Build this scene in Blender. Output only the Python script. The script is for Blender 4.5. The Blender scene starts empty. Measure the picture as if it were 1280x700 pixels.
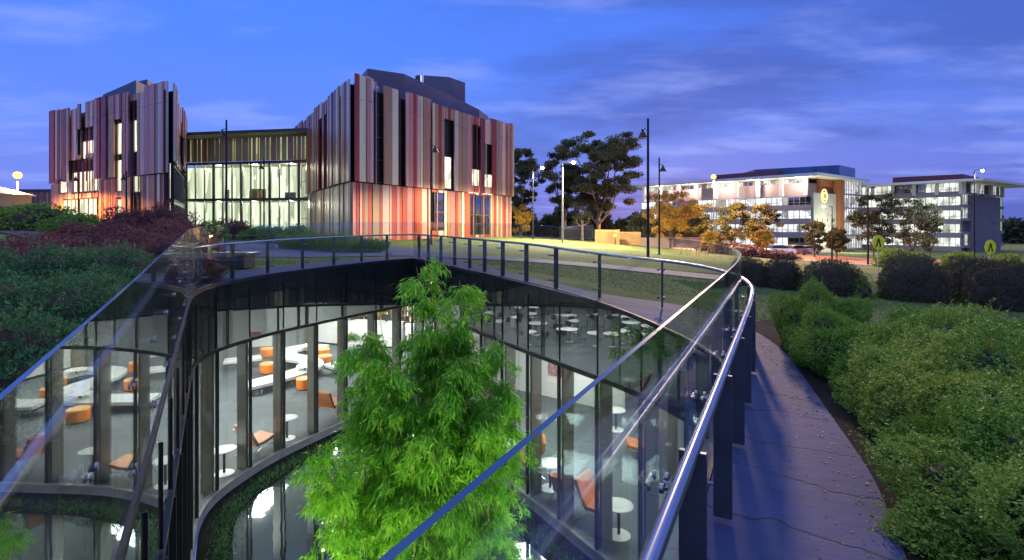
import bpy, math, random
import numpy as np
from mathutils import Vector, Matrix
random.seed(7); RNG = np.random.default_rng(11)
D = bpy.data; SC = bpy.context.scene; COL = SC.collection
R = math.radians; PI = math.pi
EYE = 1.95; F = 650.0; HY = 283.0          # eye height, focal length and horizon row measured on the 1280 px photograph

# ------------------------------------------------------------------ small helpers
def link(o, parent=None):
    COL.objects.link(o)
    if parent is not None: o.parent = parent
    return o
def tag(o, label=None, cat=None, group=None, kind=None):
    if label: o['label'] = label
    if cat: o['category'] = cat
    if group: o['group'] = group
    if kind: o['kind'] = kind
    return o
def thing(name, label, cat, loc=(0, 0, 0), rz=0, group=None):
    o = D.objects.new(name, None); link(o); o.location = loc; o.rotation_euler = (0, 0, rz)
    o.empty_display_size = .2
    return tag(o, label, cat, group)
def dup(root, loc=None, rz=None, label=None, scale=None, group=None):
    def cp(o, par):
        c = o.copy(); COL.objects.link(c); c.parent = par
        for ch in list(o.children): cp(ch, c)
        return c
    r = cp(root, None)
    if loc is not None: r.location = loc
    if rz is not None: r.rotation_euler = (0, 0, rz)
    if scale is not None: r.scale = scale
    if label: r['label'] = label
    if group: r['group'] = group
    return r

class MB:
    def __init__(s): s.v = []; s.f = []; s.m = []; s.sm = []
    def add(s, vs, fs, mi=0, smooth=False, M=None):
        n = len(s.v)
        for p in vs:
            p = Vector(p)
            s.v.append(tuple(M @ p) if M is not None else tuple(p))
        for f in fs: s.f.append(tuple(i + n for i in f)); s.m.append(mi); s.sm.append(smooth)
    def box(s, c, sz, rz=0, mi=0, M=None, taper=1.0):
        hx, hy, hz = sz[0] / 2, sz[1] / 2, sz[2] / 2
        vs = []
        for z in (-hz, hz):
            k = taper if z > 0 else 1
            for x, y in ((-hx, -hy), (hx, -hy), (hx, hy), (-hx, hy)): vs.append((x * k, y * k, z))
        T = Matrix.Translation(c) @ Matrix.Rotation(rz, 4, 'Z')
        if M is not None: T = M @ T
        s.add(vs, [(0, 3, 2, 1), (4, 5, 6, 7), (0, 1, 5, 4), (1, 2, 6, 5), (2, 3, 7, 6), (3, 0, 4, 7)], mi, False, T)
    def bar(s, a, b, w, h, mi=0):          # box from a to b, w across (horizontal), h vertical-ish
        a = Vector(a); b = Vector(b); d = b - a; L = d.length; d.normalize()
        up = Vector((0, 0, 1))
        if abs(d.z) > .98: up = Vector((0, 1, 0))
        x = d.cross(up).normalized(); y = x.cross(d).normalized()
        vs = []
        for p in (a, b):
            for i, j in ((-1, -1), (1, -1), (1, 1), (-1, 1)): vs.append(p + x * i * w / 2 + y * j * h / 2)
        s.add(vs, [(0, 1, 2, 3), (7, 6, 5, 4), (0, 4, 5, 1), (1, 5, 6, 2), (2, 6, 7, 3), (3, 7, 4, 0)], mi)
    def tube(s, pts, r, n=8, mi=0, cap=True, close=False):
        pts = [Vector(p) for p in pts]; N = len(pts)
        rs = r if isinstance(r, (list, tuple)) else [r] * N
        rings = []; x = None
        for i, p in enumerate(pts):
            if close: d = pts[(i + 1) % N] - pts[i - 1]
            else: d = pts[min(i + 1, N - 1)] - pts[max(i - 1, 0)]
            if d.length < 1e-9: d = Vector((0, 0, 1))
            d.normalize()
            if x is None:
                up = Vector((0, 0, 1)) if abs(d.z) < .95 else Vector((1, 0, 0))
                x = d.cross(up).normalized()
            else:
                x = (x - d * x.dot(d)).normalized()
            y = d.cross(x)
            rings.append([p + (x * math.cos(2 * PI * k / n) + y * math.sin(2 * PI * k / n)) * rs[i] for k in range(n)])
        vs = [q for rg in rings for q in rg]; fs = []
        M_ = N if close else N - 1
        for i in range(M_):
            a = i * n; b = ((i + 1) % N) * n
            for k in range(n):
                k2 = (k + 1) % n
                fs.append((a + k, a + k2, b + k2, b + k))
        if cap and not close:
            fs.append(tuple(range(n - 1, -1, -1))); fs.append(tuple((N - 1) * n + k for k in range(n)))
        s.add(vs, fs, mi, True)
    def lathe(s, prof, n=24, c=(0, 0, 0), mi=0, M=None):
        vs = []; fs = []
        for r, z in prof:
            for k in range(n):
                a = 2 * PI * k / n
                vs.append((c[0] + r * math.cos(a), c[1] + r * math.sin(a), c[2] + z))
        for i in range(len(prof) - 1):
            for k in range(n):
                k2 = (k + 1) % n
                fs.append((i * n + k, i * n + k2, (i + 1) * n + k2, (i + 1) * n + k))
        fs.append(tuple(range(n - 1, -1, -1))); fs.append(tuple((len(prof) - 1) * n + k for k in range(n)))
        s.add(vs, fs, mi, True, M)
    def prism(s, poly, z0, z1, mi=0):
        """vertical prism; z0/z1 a number or a list per corner"""
        n = len(poly)
        za = z0 if isinstance(z0, (list, tuple)) else [z0] * n
        zb = z1 if isinstance(z1, (list, tuple)) else [z1] * n
        vs = [(p[0], p[1], za[i]) for i, p in enumerate(poly)] + [(p[0], p[1], zb[i]) for i, p in enumerate(poly)]
        fs = [tuple(range(n - 1, -1, -1)), tuple(range(n, 2 * n))]
        for i in range(n):
            j = (i + 1) % n; fs.append((i, j, j + n, i + n))
        s.add(vs, fs, mi)
    def build(s, name, mats, parent=None, bevel=0, autos=False):
        me = D.meshes.new(name); me.from_pydata(s.v, [], s.f)
        if not isinstance(mats, (list, tuple)): mats = [mats]
        for m in mats: me.materials.append(m)
        me.polygons.foreach_set('material_index', s.m)
        me.polygons.foreach_set('use_smooth', s.sm)
        me.validate(); me.update()
        o = D.objects.new(name, me); link(o, parent)
        if s.sm and any(s.sm):
            try: me.set_sharp_from_angle(angle=R(40))
            except Exception: pass
        if bevel:
            b = o.modifiers.new('bevel', 'BEVEL'); b.width = bevel; b.segments = 2; b.limit_method = 'ANGLE'
        return o

# ------------------------------------------------------------------ materials
def _mat(name):
    m = D.materials.new(name); m.use_nodes = True; nt = m.node_tree; nt.nodes.clear()
    out = nt.nodes.new('ShaderNodeOutputMaterial'); return m, nt, out
def N(nt, t, **kw):
    n = nt.nodes.new(t)
    for k, v in kw.items():
        if k in n.inputs.keys() if hasattr(n.inputs, 'keys') else False: n.inputs[k].default_value = v
        else: setattr(n, k, v)
    return n
def prin(name, col, rough=.5, metal=0, var=.12, scale=3.0, bump=0, bscale=40, spec=.5, detail=6, stretch=None, emis=None, estr=0, coord='Object'):
    m, nt, out = _mat(name); L = nt.links
    b = nt.nodes.new('ShaderNodeBsdfPrincipled'); L.new(b.outputs[0], out.inputs[0])
    b.inputs['Roughness'].default_value = rough; b.inputs['Metallic'].default_value = metal
    b.inputs['Specular IOR Level'].default_value = spec
    tc = nt.nodes.new('ShaderNodeTexCoord'); src = tc.outputs[coord]
    if stretch:
        mp = nt.nodes.new('ShaderNodeMapping'); mp.inputs['Scale'].default_value = stretch; L.new(src, mp.inputs[0]); src = mp.outputs[0]
    nz = nt.nodes.new('ShaderNodeTexNoise'); nz.inputs['Scale'].default_value = scale; nz.inputs['Detail'].default_value = detail
    L.new(src, nz.inputs['Vector'])
    rp = nt.nodes.new('ShaderNodeValToRGB'); e = rp.color_ramp.elements
    e[0].position = .3; e[1].position = .7
    e[0].color = (*[c * (1 - var) for c in col], 1); e[1].color = (*[min(1, c * (1 + var)) for c in col], 1)
    L.new(nz.outputs['Fac'], rp.inputs[0]); L.new(rp.outputs[0], b.inputs['Base Color'])
    if bump:
        n2 = nt.nodes.new('ShaderNodeTexNoise'); n2.inputs['Scale'].default_value = bscale; n2.inputs['Detail'].default_value = 4; L.new(src, n2.inputs['Vector'])
        bp = nt.nodes.new('ShaderNodeBump'); bp.inputs['Strength'].default_value = bump; bp.inputs['Distance'].default_value = .02
        L.new(n2.outputs['Fac'], bp.inputs['Height']); L.new(bp.outputs[0], b.inputs['Normal'])
    if emis:
        b.inputs['Emission Color'].default_value = (*emis, 1); b.inputs['Emission Strength'].default_value = estr
    return m
def leafmat(name, cols, rough=.55, trans=.25, nscale=2.0):
    m, nt, out = _mat(name); L = nt.links
    b = nt.nodes.new('ShaderNodeBsdfPrincipled'); b.inputs['Roughness'].default_value = rough; b.inputs['Specular IOR Level'].default_value = .35
    g = nt.nodes.new('ShaderNodeNewGeometry'); tc = nt.nodes.new('ShaderNodeTexCoord')
    nz = nt.nodes.new('ShaderNodeTexNoise'); nz.inputs['Scale'].default_value = nscale; nz.inputs['Detail'].default_value = 3
    oi = nt.nodes.new('ShaderNodeObjectInfo')
    L.new(g.outputs['Position'], nz.inputs['Vector'])
    mx = nt.nodes.new('ShaderNodeMath'); mx.operation = 'MULTIPLY_ADD'; mx.inputs[1].default_value = .55
    L.new(g.outputs['Random Per Island'], mx.inputs[0])
    m2 = nt.nodes.new('ShaderNodeMath'); m2.operation = 'MULTIPLY_ADD'; m2.inputs[1].default_value = .75; m2.inputs[2].default_value = -.2
    L.new(nz.outputs['Fac'], m2.inputs[0])
    m3 = nt.nodes.new('ShaderNodeMath'); m3.operation = 'MULTIPLY_ADD'; m3.inputs[1].default_value = .3
    L.new(oi.outputs['Random'], m3.inputs[0]); L.new(m2.outputs[0], m3.inputs[2]); L.new(m3.outputs[0], mx.inputs[2])
    rp = nt.nodes.new('ShaderNodeValToRGB'); cr = rp.color_ramp
    for i, c in enumerate(cols):
        p = i / (len(cols) - 1)
        e = cr.elements[i] if i < 2 else cr.elements.new(p)
        e.position = p; e.color = (*c, 1)
    if len(cols) > 2:
        cr.elements[1].position = 1.0
        for i, e in enumerate(sorted(cr.elements, key=lambda q: q.position)):
            pass
        els = list(cr.elements)
        for i, c in enumerate(cols): cr.elements[i].position = i / (len(cols) - 1); cr.elements[i].color = (*c, 1)
    L.new(mx.outputs[0], rp.inputs[0]); L.new(rp.outputs[0], b.inputs['Base Color'])
    if trans:
        t = nt.nodes.new('ShaderNodeBsdfTranslucent'); L.new(rp.outputs[0], t.inputs[0])
        ms = nt.nodes.new('ShaderNodeMixShader'); ms.inputs[0].default_value = trans
        L.new(b.outputs[0], ms.inputs[1]); L.new(t.outputs[0], ms.inputs[2]); L.new(ms.outputs[0], out.inputs[0])
    else: L.new(b.outputs[0], out.inputs[0])
    return m
def glassmat(name, tint=(.9, .95, .94), ior=1.5, rough=0.0, boost=0.0, refl=(1, 1, 1), dirt=.0):
    m, nt, out = _mat(name); L = nt.links
    g = nt.nodes.new('ShaderNodeNewGeometry')
    mi = nt.nodes.new('ShaderNodeMix'); mi.inputs[2].default_value = ior; mi.inputs[3].default_value = 1 / ior
    L.new(g.outputs['Backfacing'], mi.inputs[0])
    fr = nt.nodes.new('ShaderNodeFresnel'); L.new(mi.outputs[0], fr.inputs['IOR'])
    ad = nt.nodes.new('ShaderNodeMath'); ad.operation = 'MULTIPLY_ADD'; ad.inputs[1].default_value = 1 - boost; ad.inputs[2].default_value = boost
    ad.use_clamp = True; L.new(fr.outputs[0], ad.inputs[0])
    tr = nt.nodes.new('ShaderNodeBsdfTransparent'); tr.inputs[0].default_value = (*tint, 1)
    gl = nt.nodes.new('ShaderNodeBsdfGlossy'); gl.inputs['Roughness'].default_value = rough; gl.inputs[0].default_value = (*refl, 1)
    ms = nt.nodes.new('ShaderNodeMixShader'); L.new(ad.outputs[0], ms.inputs[0]); L.new(tr.outputs[0], ms.inputs[1]); L.new(gl.outputs[0], ms.inputs[2])
    if dirt:
        df = nt.nodes.new('ShaderNodeBsdfDiffuse'); df.inputs[0].default_value = (.5, .5, .5, 1)
        tc = nt.nodes.new('ShaderNodeTexCoord'); nz = nt.nodes.new('ShaderNodeTexNoise'); nz.inputs['Scale'].default_value = 1.3; nz.inputs['Detail'].default_value = 8
        L.new(tc.outputs['Object'], nz.inputs['Vector'])
        mm = nt.nodes.new('ShaderNodeMath'); mm.operation = 'MULTIPLY'; mm.inputs[1].default_value = dirt; L.new(nz.outputs['Fac'], mm.inputs[0])
        m2 = nt.nodes.new('ShaderNodeMixShader'); L.new(mm.outputs[0], m2.inputs[0]); L.new(ms.outputs[0], m2.inputs[1]); L.new(df.outputs[0], m2.inputs[2])
        ms = m2
    L.new(ms.outputs[0], out.inputs[0]); return m
def emitmat(name, col, strength, var=0, scale=(1, 1, 1), cell=None):
    """a lit thing: lamp, or a lit room seen through a window (var: uneven light of rooms, blinds)"""
    m, nt, out = _mat(name); L = nt.links
    e = nt.nodes.new('ShaderNodeEmission'); e.inputs[0].default_value = (*col, 1); e.inputs[1].default_value = strength
    if var:
        tc = nt.nodes.new('ShaderNodeTexCoord'); mp = nt.nodes.new('ShaderNodeMapping'); mp.inputs['Scale'].default_value = scale
        L.new(tc.outputs['Object'], mp.inputs[0])
        nz = nt.nodes.new('ShaderNodeTexNoise'); nz.inputs['Scale'].default_value = 1; nz.inputs['Detail'].default_value = 3; L.new(mp.outputs[0], nz.inputs['Vector'])
        vo = nt.nodes.new('ShaderNodeTexVoronoi'); vo.distance = 'CHEBYCHEV'; vo.inputs['Scale'].default_value = 1.4; L.new(mp.outputs[0], vo.inputs['Vector'])
        sx = nt.nodes.new('ShaderNodeSeparateColor'); L.new(vo.outputs['Color'], sx.inputs[0])
        a = nt.nodes.new('ShaderNodeMath'); a.operation = 'ADD'; L.new(nz.outputs['Fac'], a.inputs[0]); L.new(sx.outputs[0], a.inputs[1])
        mr = nt.nodes.new('ShaderNodeMapRange'); mr.inputs['From Min'].default_value = .45; mr.inputs['From Max'].default_value = 1.35
        mr.inputs['To Min'].default_value = strength * (1 - var); mr.inputs['To Max'].default_value = strength * 1.15
        L.new(a.outputs[0], mr.inputs[0]); L.new(mr.outputs[0], e.inputs[1])
    L.new(e.outputs[0], out.inputs[0]); return m

M = {}
M['steel_dark'] = prin('dark_steel', (.11, .115, .14), .36, .6, .2)
M['stainless'] = prin('stainless_steel', (.46, .47, .56), .27, 1.0, .04, 8)
M['bracket'] = prin('bracket_steel', (.3, .3, .33), .3, 1.0, .1)
M['glass'] = glassmat('balustrade_glass', (.9, .945, .94), 1.52, 0, .025, dirt=.013)
M['glass_edge'] = prin('polished_glass_edge', (.03, .09, .2), .2, .4, .1, spec=.6)
M['pane'] = glassmat('window_glass', (.88, .93, .93), 1.5, 0, .015)
M['spandrel'] = None
m, nt, out = _mat('dark_reflective_glass')
b = nt.nodes.new('ShaderNodeBsdfPrincipled'); b.inputs['Base Color'].default_value = (.006, .007, .01, 1); b.inputs['Roughness'].default_value = .3
gl = nt.nodes.new('ShaderNodeBsdfGlossy'); gl.inputs['Roughness'].default_value = .0; gl.inputs[0].default_value = (.8, .86, .9, 1)
fr = nt.nodes.new('ShaderNodeFresnel'); fr.inputs['IOR'].default_value = 1.6
ad = nt.nodes.new('ShaderNodeMath'); ad.operation = 'MULTIPLY_ADD'; ad.inputs[1].default_value = .6; ad.inputs[2].default_value = .33
ms = nt.nodes.new('ShaderNodeMixShader'); nt.links.new(fr.outputs[0], ad.inputs[0]); nt.links.new(ad.outputs[0], ms.inputs[0])
nt.links.new(b.outputs[0], ms.inputs[1]); nt.links.new(gl.outputs[0], ms.inputs[2]); nt.links.new(ms.outputs[0], out.inputs[0]); M['spandrel'] = m
m, nt, out = _mat('pond_water')
b = nt.nodes.new('ShaderNodeBsdfPrincipled'); b.inputs['Base Color'].default_value = (.004, .012, .012, 1); b.inputs['Roughness'].default_value = .1
gl = nt.nodes.new('ShaderNodeBsdfGlossy'); gl.inputs['Roughness'].default_value = .01; gl.inputs[0].default_value = (.75, .9, .95, 1)
fr = nt.nodes.new('ShaderNodeFresnel'); fr.inputs['IOR'].default_value = 1.6
ad = nt.nodes.new('ShaderNodeMath'); ad.operation = 'MULTIPLY_ADD'; ad.inputs[1].default_value = .6; ad.inputs[2].default_value = .4
ms = nt.nodes.new('ShaderNodeMixShader')
nz = nt.nodes.new('ShaderNodeTexNoise'); nz.inputs['Scale'].default_value = 2.2; tc = nt.nodes.new('ShaderNodeTexCoord'); nt.links.new(tc.outputs['Object'], nz.inputs['Vector'])
bp = nt.nodes.new('ShaderNodeBump'); bp.inputs['Strength'].default_value = .06; bp.inputs['Distance'].default_value = .05; nt.links.new(nz.outputs[0], bp.inputs['Height']); nt.links.new(bp.outputs[0], gl.inputs['Normal'])
nt.links.new(fr.outputs[0], ad.inputs[0]); nt.links.new(ad.outputs[0], ms.inputs[0]); nt.links.new(b.outputs[0], ms.inputs[1]); nt.links.new(gl.outputs[0], ms.inputs[2]); nt.links.new(ms.outputs[0], out.inputs[0]); M['water'] = m

# grass ground
def groundmat(name, c1, c2, c3, sc=1.2, bump=.8):
    m, nt, out = _mat(name); L = nt.links
    b = nt.nodes.new('ShaderNodeBsdfPrincipled'); b.inputs['Roughness'].default_value = .85; b.inputs['Specular IOR Level'].default_value = .2
    tc = nt.nodes.new('ShaderNodeTexCoord')
    n1 = nt.nodes.new('ShaderNodeTexNoise'); n1.inputs['Scale'].default_value = sc * .35; n1.inputs['Detail'].default_value = 8; n1.inputs['Roughness'].default_value = .65
    n2 = nt.nodes.new('ShaderNodeTexNoise'); n2.inputs['Scale'].default_value = 28; n2.inputs['Detail'].default_value = 6; n2.inputs['Roughness'].default_value = .8
    L.new(tc.outputs['Object'], n1.inputs[0]); L.new(tc.outputs['Object'], n2.inputs[0])
    r1 = nt.nodes.new('ShaderNodeValToRGB'); r1.color_ramp.elements[0].position = .35; r1.color_ramp.elements[1].position = .68
    r1.color_ramp.elements[0].color = (*c1, 1); r1.color_ramp.elements[1].color = (*c2, 1)
    mx = nt.nodes.new('ShaderNodeMix'); mx.data_type = 'RGBA'; L.new(r1.outputs[0], mx.inputs[6]); mx.inputs[7].default_value = (*c3, 1)
    r2 = nt.nodes.new('ShaderNodeValToRGB'); r2.color_ramp.elements[0].position = .5; r2.color_ramp.elements[1].position = .75
    L.new(n1.outputs[0], r1.inputs[0]); L.new(n2.outputs[0], r2.inputs[0]); L.new(r2.outputs[0], mx.inputs[0]); L.new(mx.outputs[2], b.inputs['Base Color'])
    bp = nt.nodes.new('ShaderNodeBump'); bp.inputs['Strength'].default_value = bump; bp.inputs['Distance'].default_value = .05
    L.new(n2.outputs[0], bp.inputs['Height']); L.new(bp.outputs[0], b.inputs['Normal']); L.new(b.outputs[0], out.inputs[0])
    return m
M['grass'] = groundmat('lawn_grass', (.12, .15, .04), (.24, .25, .07), (.06, .08, .02))
M['mulch'] = groundmat('bark_mulch', (.018, .014, .014), (.04, .028, .028), (.006, .005, .005), 4, 1.0)
M['asphalt'] = prin('asphalt', (.06, .06, .065), .8, 0, .2, 2, .5, 120)
M['roadlight'] = prin('pale_road', (.22, .21, .21), .8, 0, .15, .4, .3, 60)
M['coping'] = prin('painted_steel_edge', (.022, .018, .02), .45, 0, .15, 3, .2, 80)
M['redearth'] = prin('red_gravel', (.3, .12, .06), .9, 0, .25, .4, .4, 30)
# stamped concrete path: board-like transverse marks
m, nt, out = _mat('stamped_concrete_path'); L = nt.links
b = nt.nodes.new('ShaderNodeBsdfPrincipled'); b.inputs['Roughness'].default_value = .72
tc = nt.nodes.new('ShaderNodeTexCoord'); mp = nt.nodes.new('ShaderNodeMapping'); mp.inputs['Rotation'].default_value = (0, 0, R(30)); L.new(tc.outputs['Object'], mp.inputs[0])
ms_ = nt.nodes.new('ShaderNodeMapping'); ms_.inputs['Scale'].default_value = (2.2, 4.5, 1); L.new(mp.outputs[0], ms_.inputs[0])
n1 = nt.nodes.new('ShaderNodeTexNoise'); n1.inputs['Scale'].default_value = 1.6; n1.inputs['Detail'].default_value = 8; n1.inputs['Roughness'].default_value = .62; L.new(ms_.outputs[0], n1.inputs[0])
wv = nt.nodes.new('ShaderNodeTexWave'); wv.bands_direction = 'Y'; wv.inputs['Scale'].default_value = .42; wv.inputs['Distortion'].default_value = 5; wv.inputs['Detail'].default_value = 10; wv.inputs['Detail Scale'].default_value = 1.7
L.new(mp.outputs[0], wv.inputs[0])
wr = nt.nodes.new('ShaderNodeValToRGB'); wr.color_ramp.elements[0].position = .0; wr.color_ramp.elements[1].position = .006; L.new(wv.outputs['Fac'], wr.inputs[0])
n3 = nt.nodes.new('ShaderNodeTexNoise'); n3.inputs['Scale'].default_value = .9; n3.inputs['Detail'].default_value = 5; L.new(tc.outputs['Object'], n3.inputs[0])
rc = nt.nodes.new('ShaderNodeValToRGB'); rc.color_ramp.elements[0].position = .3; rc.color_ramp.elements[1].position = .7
rc.color_ramp.elements[0].color = (.015, .03, .1, 1); rc.color_ramp.elements[1].color = (.045, .055, .18, 1)  # blue cast of the sky light put into the concrete's colour
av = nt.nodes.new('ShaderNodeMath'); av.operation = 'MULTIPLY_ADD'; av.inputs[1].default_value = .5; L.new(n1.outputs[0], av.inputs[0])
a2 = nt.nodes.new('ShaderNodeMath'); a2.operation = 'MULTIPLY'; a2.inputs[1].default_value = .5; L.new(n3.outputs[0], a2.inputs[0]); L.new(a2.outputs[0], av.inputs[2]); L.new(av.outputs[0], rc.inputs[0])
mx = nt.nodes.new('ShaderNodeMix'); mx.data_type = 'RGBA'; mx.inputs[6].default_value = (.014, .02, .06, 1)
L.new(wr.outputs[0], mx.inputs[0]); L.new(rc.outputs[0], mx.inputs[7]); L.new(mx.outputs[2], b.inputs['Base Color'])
hh = nt.nodes.new('ShaderNodeMath'); hh.operation = 'MULTIPLY_ADD'; hh.inputs[1].default_value = .6; L.new(wr.outputs[0], hh.inputs[0]); L.new(n1.outputs[0], hh.inputs[2])
bp = nt.nodes.new('ShaderNodeBump'); bp.inputs['Strength'].default_value = .7; bp.inputs['Distance'].default_value = .012; L.new(hh.outputs[0], bp.inputs['Height']); L.new(bp.outputs[0], b.inputs['Normal'])
L.new(b.outputs[0], out.inputs[0]); M['path'] = m

# ------------------------------------------------------------------ terrain height
CTRL = np.array([(-.55, 0, 0), (0.5, 2.03, 0), (1.5, 4, 0), (3, 6.9, 0), (3.55, 8.1, .05), (3.75, 9.1, .1), (2.9, 10.3, .3), (1.55, 10.9, .42), (1, 11.5, .5), (-.4, 14, .55),
    (-2.5, 18.2, .62), (-3.95, 20.8, .65), (-5.9, 17.3, .6), (-6.9, 15.2, .55), (-7.3, 12.6, .46), (-6.2, 10, .36), (-4.6, 7, .25), (-3, 4.2, .14), (-1.6, 1.8, .05),
    (5, 29, .3), (0, 45, .45), (6, 60, .35), (-1, 72, .5), (-15, 48, .5), (-24, 26, 1.6), (-20, 15, 1.1), (-12, 8, .6), (-33, 50, 1.6), (-57, 60, 1.8), (-45, 75, 1.5),
    (-9, 24, .65), (-9, 32, .65), (-4, 27, .55), (8, 14, .1), (12, 13, 0), (6, 5, 0), (3, 2, 0), (3, -5, 0), (-5, -5, 0), (-9, 2, .4), (15, 20, -.3), (22, 40, -1.2), (40, 60, -2.4), (75, 130, -4.5),
    (110, 150, -5.0), (150, 150, -5.2), (40, 165, -4.3), (15, 100, -.9), (0, 100, .2), (0, 200, -1), (-60, 150, 1), (-150, 100, 2), (300, 300, -7), (-300, 300, 1), (0, 400, -3), (300, 0, -3), (-300, 0, 1), (0, -300, -1),
    (60, -50, -1), (-60, -50, 1), (20, 5, -.2), (30, 20, -.8), (8, 22, .1), (4.5, 13, .35), (6, 9, .02)], dtype=float)
def _phi(dx, dy): return np.sqrt(dx * dx + dy * dy + 9.0)
_n = len(CTRL)
_A = np.zeros((_n + 3, _n + 3)); _A[:_n, :_n] = _phi(CTRL[:, None, 0] - CTRL[None, :, 0], CTRL[:, None, 1] - CTRL[None, :, 1]) - .35 * np.eye(_n)
_A[:_n, _n] = 1; _A[:_n, _n + 1:] = CTRL[:, :2]; _A[_n:, :_n] = _A[:_n, _n:].T
_W = np.linalg.solve(_A, np.concatenate([CTRL[:, 2], np.zeros(3)]))
def gv(x, y):
    x = np.asarray(x, float); y = np.asarray(y, float)
    rr = np.sqrt(x * x + y * y) + 1e-9; k = np.minimum(1, 420 / rr); xx = x * k; yy = y * k
    return (_phi(xx[..., None] - CTRL[:, 0], yy[..., None] - CTRL[:, 1]) * _W[:_n]).sum(-1) + _W[_n] + _W[_n + 1] * xx + _W[_n + 2] * yy
def g(x, y): return float(gv(x, y))
def P(px, z, py=None, h=None):
    """point seen at photo column px at distance z (metres ahead)"""
    x = (px - 640) / F * z
    return x, z

# ------------------------------------------------------------------ the void outline (closed, counter-clockwise, z from terrain)
def catmull(pts, step=.1):
    pts = [Vector(p) for p in pts]
    q = [2 * pts[0] - pts[1]] + pts + [2 * pts[-1] - pts[-2]]; res = []
    for i in range(1, len(q) - 2):
        p0, p1, p2, p3 = q[i - 1:i + 3]; n = max(2, int((p2 - p1).length / step))
        for k in range(n):
            t = k / n
            res.append(.5 * ((2 * p1) + (p2 - p0) * t + (2 * p0 - 5 * p1 + 4 * p2 - p3) * t * t + (3 * p1 - p0 - 3 * p2 + p3) * t ** 3))
    res.append(pts[-1]); return res
RIGHT = [(-.55, 0), (.25, 1.555), (1.22, 3.43), (2.2, 5.33), (3.0, 6.9), (3.55, 8.1), (3.75, 9.05), (3.5, 9.85), (2.9, 10.25), (2.2, 10.5), (1.55, 10.9), (1.0, 11.5), (.35, 12.6), (-.4, 14), (-1.3, 15.9), (-2.5, 18.2), (-3.95, 20.8)]
LEFT = [(-3.95, 20.8), (-4.9, 19.2), (-5.9, 17.3), (-6.9, 15.2), (-7.32, 13.6), (-7.38, 12.6), (-7.15, 11.7), (-6.7, 10.78), (-5.6, 8.85), (-4.2, 6.4), (-2.8, 3.95), (-1.55, 1.75), (-.55, 0)]
VOIDR = [(-.55, 0), (.25, 1.555), (1.22, 3.43), (2.1, 5.15), (2.6, 6.2), (2.92, 7.2), (2.86, 8.2), (2.52, 9.2), (2.05, 10.15), (1.5, 11.05), (.92, 12.0), (.3, 13.0), (-.42, 14.25), (-1.35, 15.95), (-2.5, 18.2), (-3.95, 20.8)]
rc_ = catmull([(x, y, 0) for x, y in VOIDR], .08); rb_ = catmull([(x, y, 0) for x, y in RIGHT], .08); lc_ = catmull([(x, y, 0) for x, y in LEFT], .08)
def resample(pts, step):
    d = [0]
    for a, b_ in zip(pts, pts[1:]): d.append(d[-1] + (b_ - a).length)
    n = max(1, round(d[-1] / step)); out_ = []; j = 0
    for k in range(n + 1):
        t = d[-1] * k / n
        while j < len(d) - 2 and d[j + 1] < t: j += 1
        u = (t - d[j]) / max(1e-9, d[j + 1] - d[j]); out_.append(pts[j].lerp(pts[j + 1], u))
    return out_
def offs(pts, d):
    """open polyline offset outwards by d (right-hand side of travel)"""
    res = []
    for i, p in enumerate(pts):
        t = (pts[min(i + 1, len(pts) - 1)] - pts[max(i - 1, 0)]).normalized()
        res.append(Vector((p.x + t.y * d, p.y - t.x * d, 0)))
    return res
def isect(a1, a2, b1, b2):
    d1 = a2 - a1; d2 = b2 - b1; den = d1.x * d2.y - d1.y * d2.x
    t = ((b1.x - a1.x) * d2.y - (b1.y - a1.y) * d2.x) / den
    return a1 + d1 * t
def both(d, step=.1, rc_=rc_):
    """the two sides offset by d, mitred where they meet"""
    A = offs(resample(rc_, step), d); B_ = offs(resample(lc_, step), d)
    c = isect(A[-2], A[-1], B_[0], B_[1]); a = isect(B_[-2], B_[-1], A[0], A[1])
    def trim(P_, at_end, q):
        P_ = list(P_)
        if at_end:
            while len(P_) > 3 and ((P_[-1] - q).length < (P_[-2] - P_[-1]).length * 1.5 or (q - P_[-2]).dot(P_[-1] - P_[-2]) < (P_[-1] - P_[-2]).length_squared * 1.0): 
                P_.pop()
                if (q - P_[-1]).dot(P_[-1] - P_[-2]) > 0: break
            P_.append(q)
        else: P_ = trim(P_[::-1], True, q)[::-1]
        return P_
    A = trim(trim(A, True, c), False, a); B_ = trim(trim(B_, False, c), True, a)
    return A, B_
def ring(d, step=.1, rc=None):
    A, B_ = both(d, step, rc or rc_); return A + B_[1:-1]
VC = Vector((-1.7, 10.6, 0))

def loft(rows, name, mats, parent=None, closed=True, mi=None, smooth=True, kind=None):
    """rows: list of equally long point rows"""
    n = len(rows[0]); vs = [tuple(p) for r in rows for p in r]; fs = []; ms2 = []
    for i in range(len(rows) - 1):
        for k in range(n if closed else n - 1):
            k2 = (k + 1) % n; fs.append((i * n + k, i * n + k2, (i + 1) * n + k2, (i + 1) * n + k)); ms2.append(mi(i) if mi else 0)
    me = D.meshes.new(name); me.from_pydata(vs, [], fs)
    for m_ in (mats if isinstance(mats, list) else [mats]): me.materials.append(m_)
    me.polygons.foreach_set('material_index', ms2); me.polygons.foreach_set('use_smooth', [smooth] * len(fs)); me.update()
    o = D.objects.new(name, me); link(o, parent)
    if kind: o['kind'] = kind
    return o
def flip(o):
    o.data.flip_normals(); return o

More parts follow.
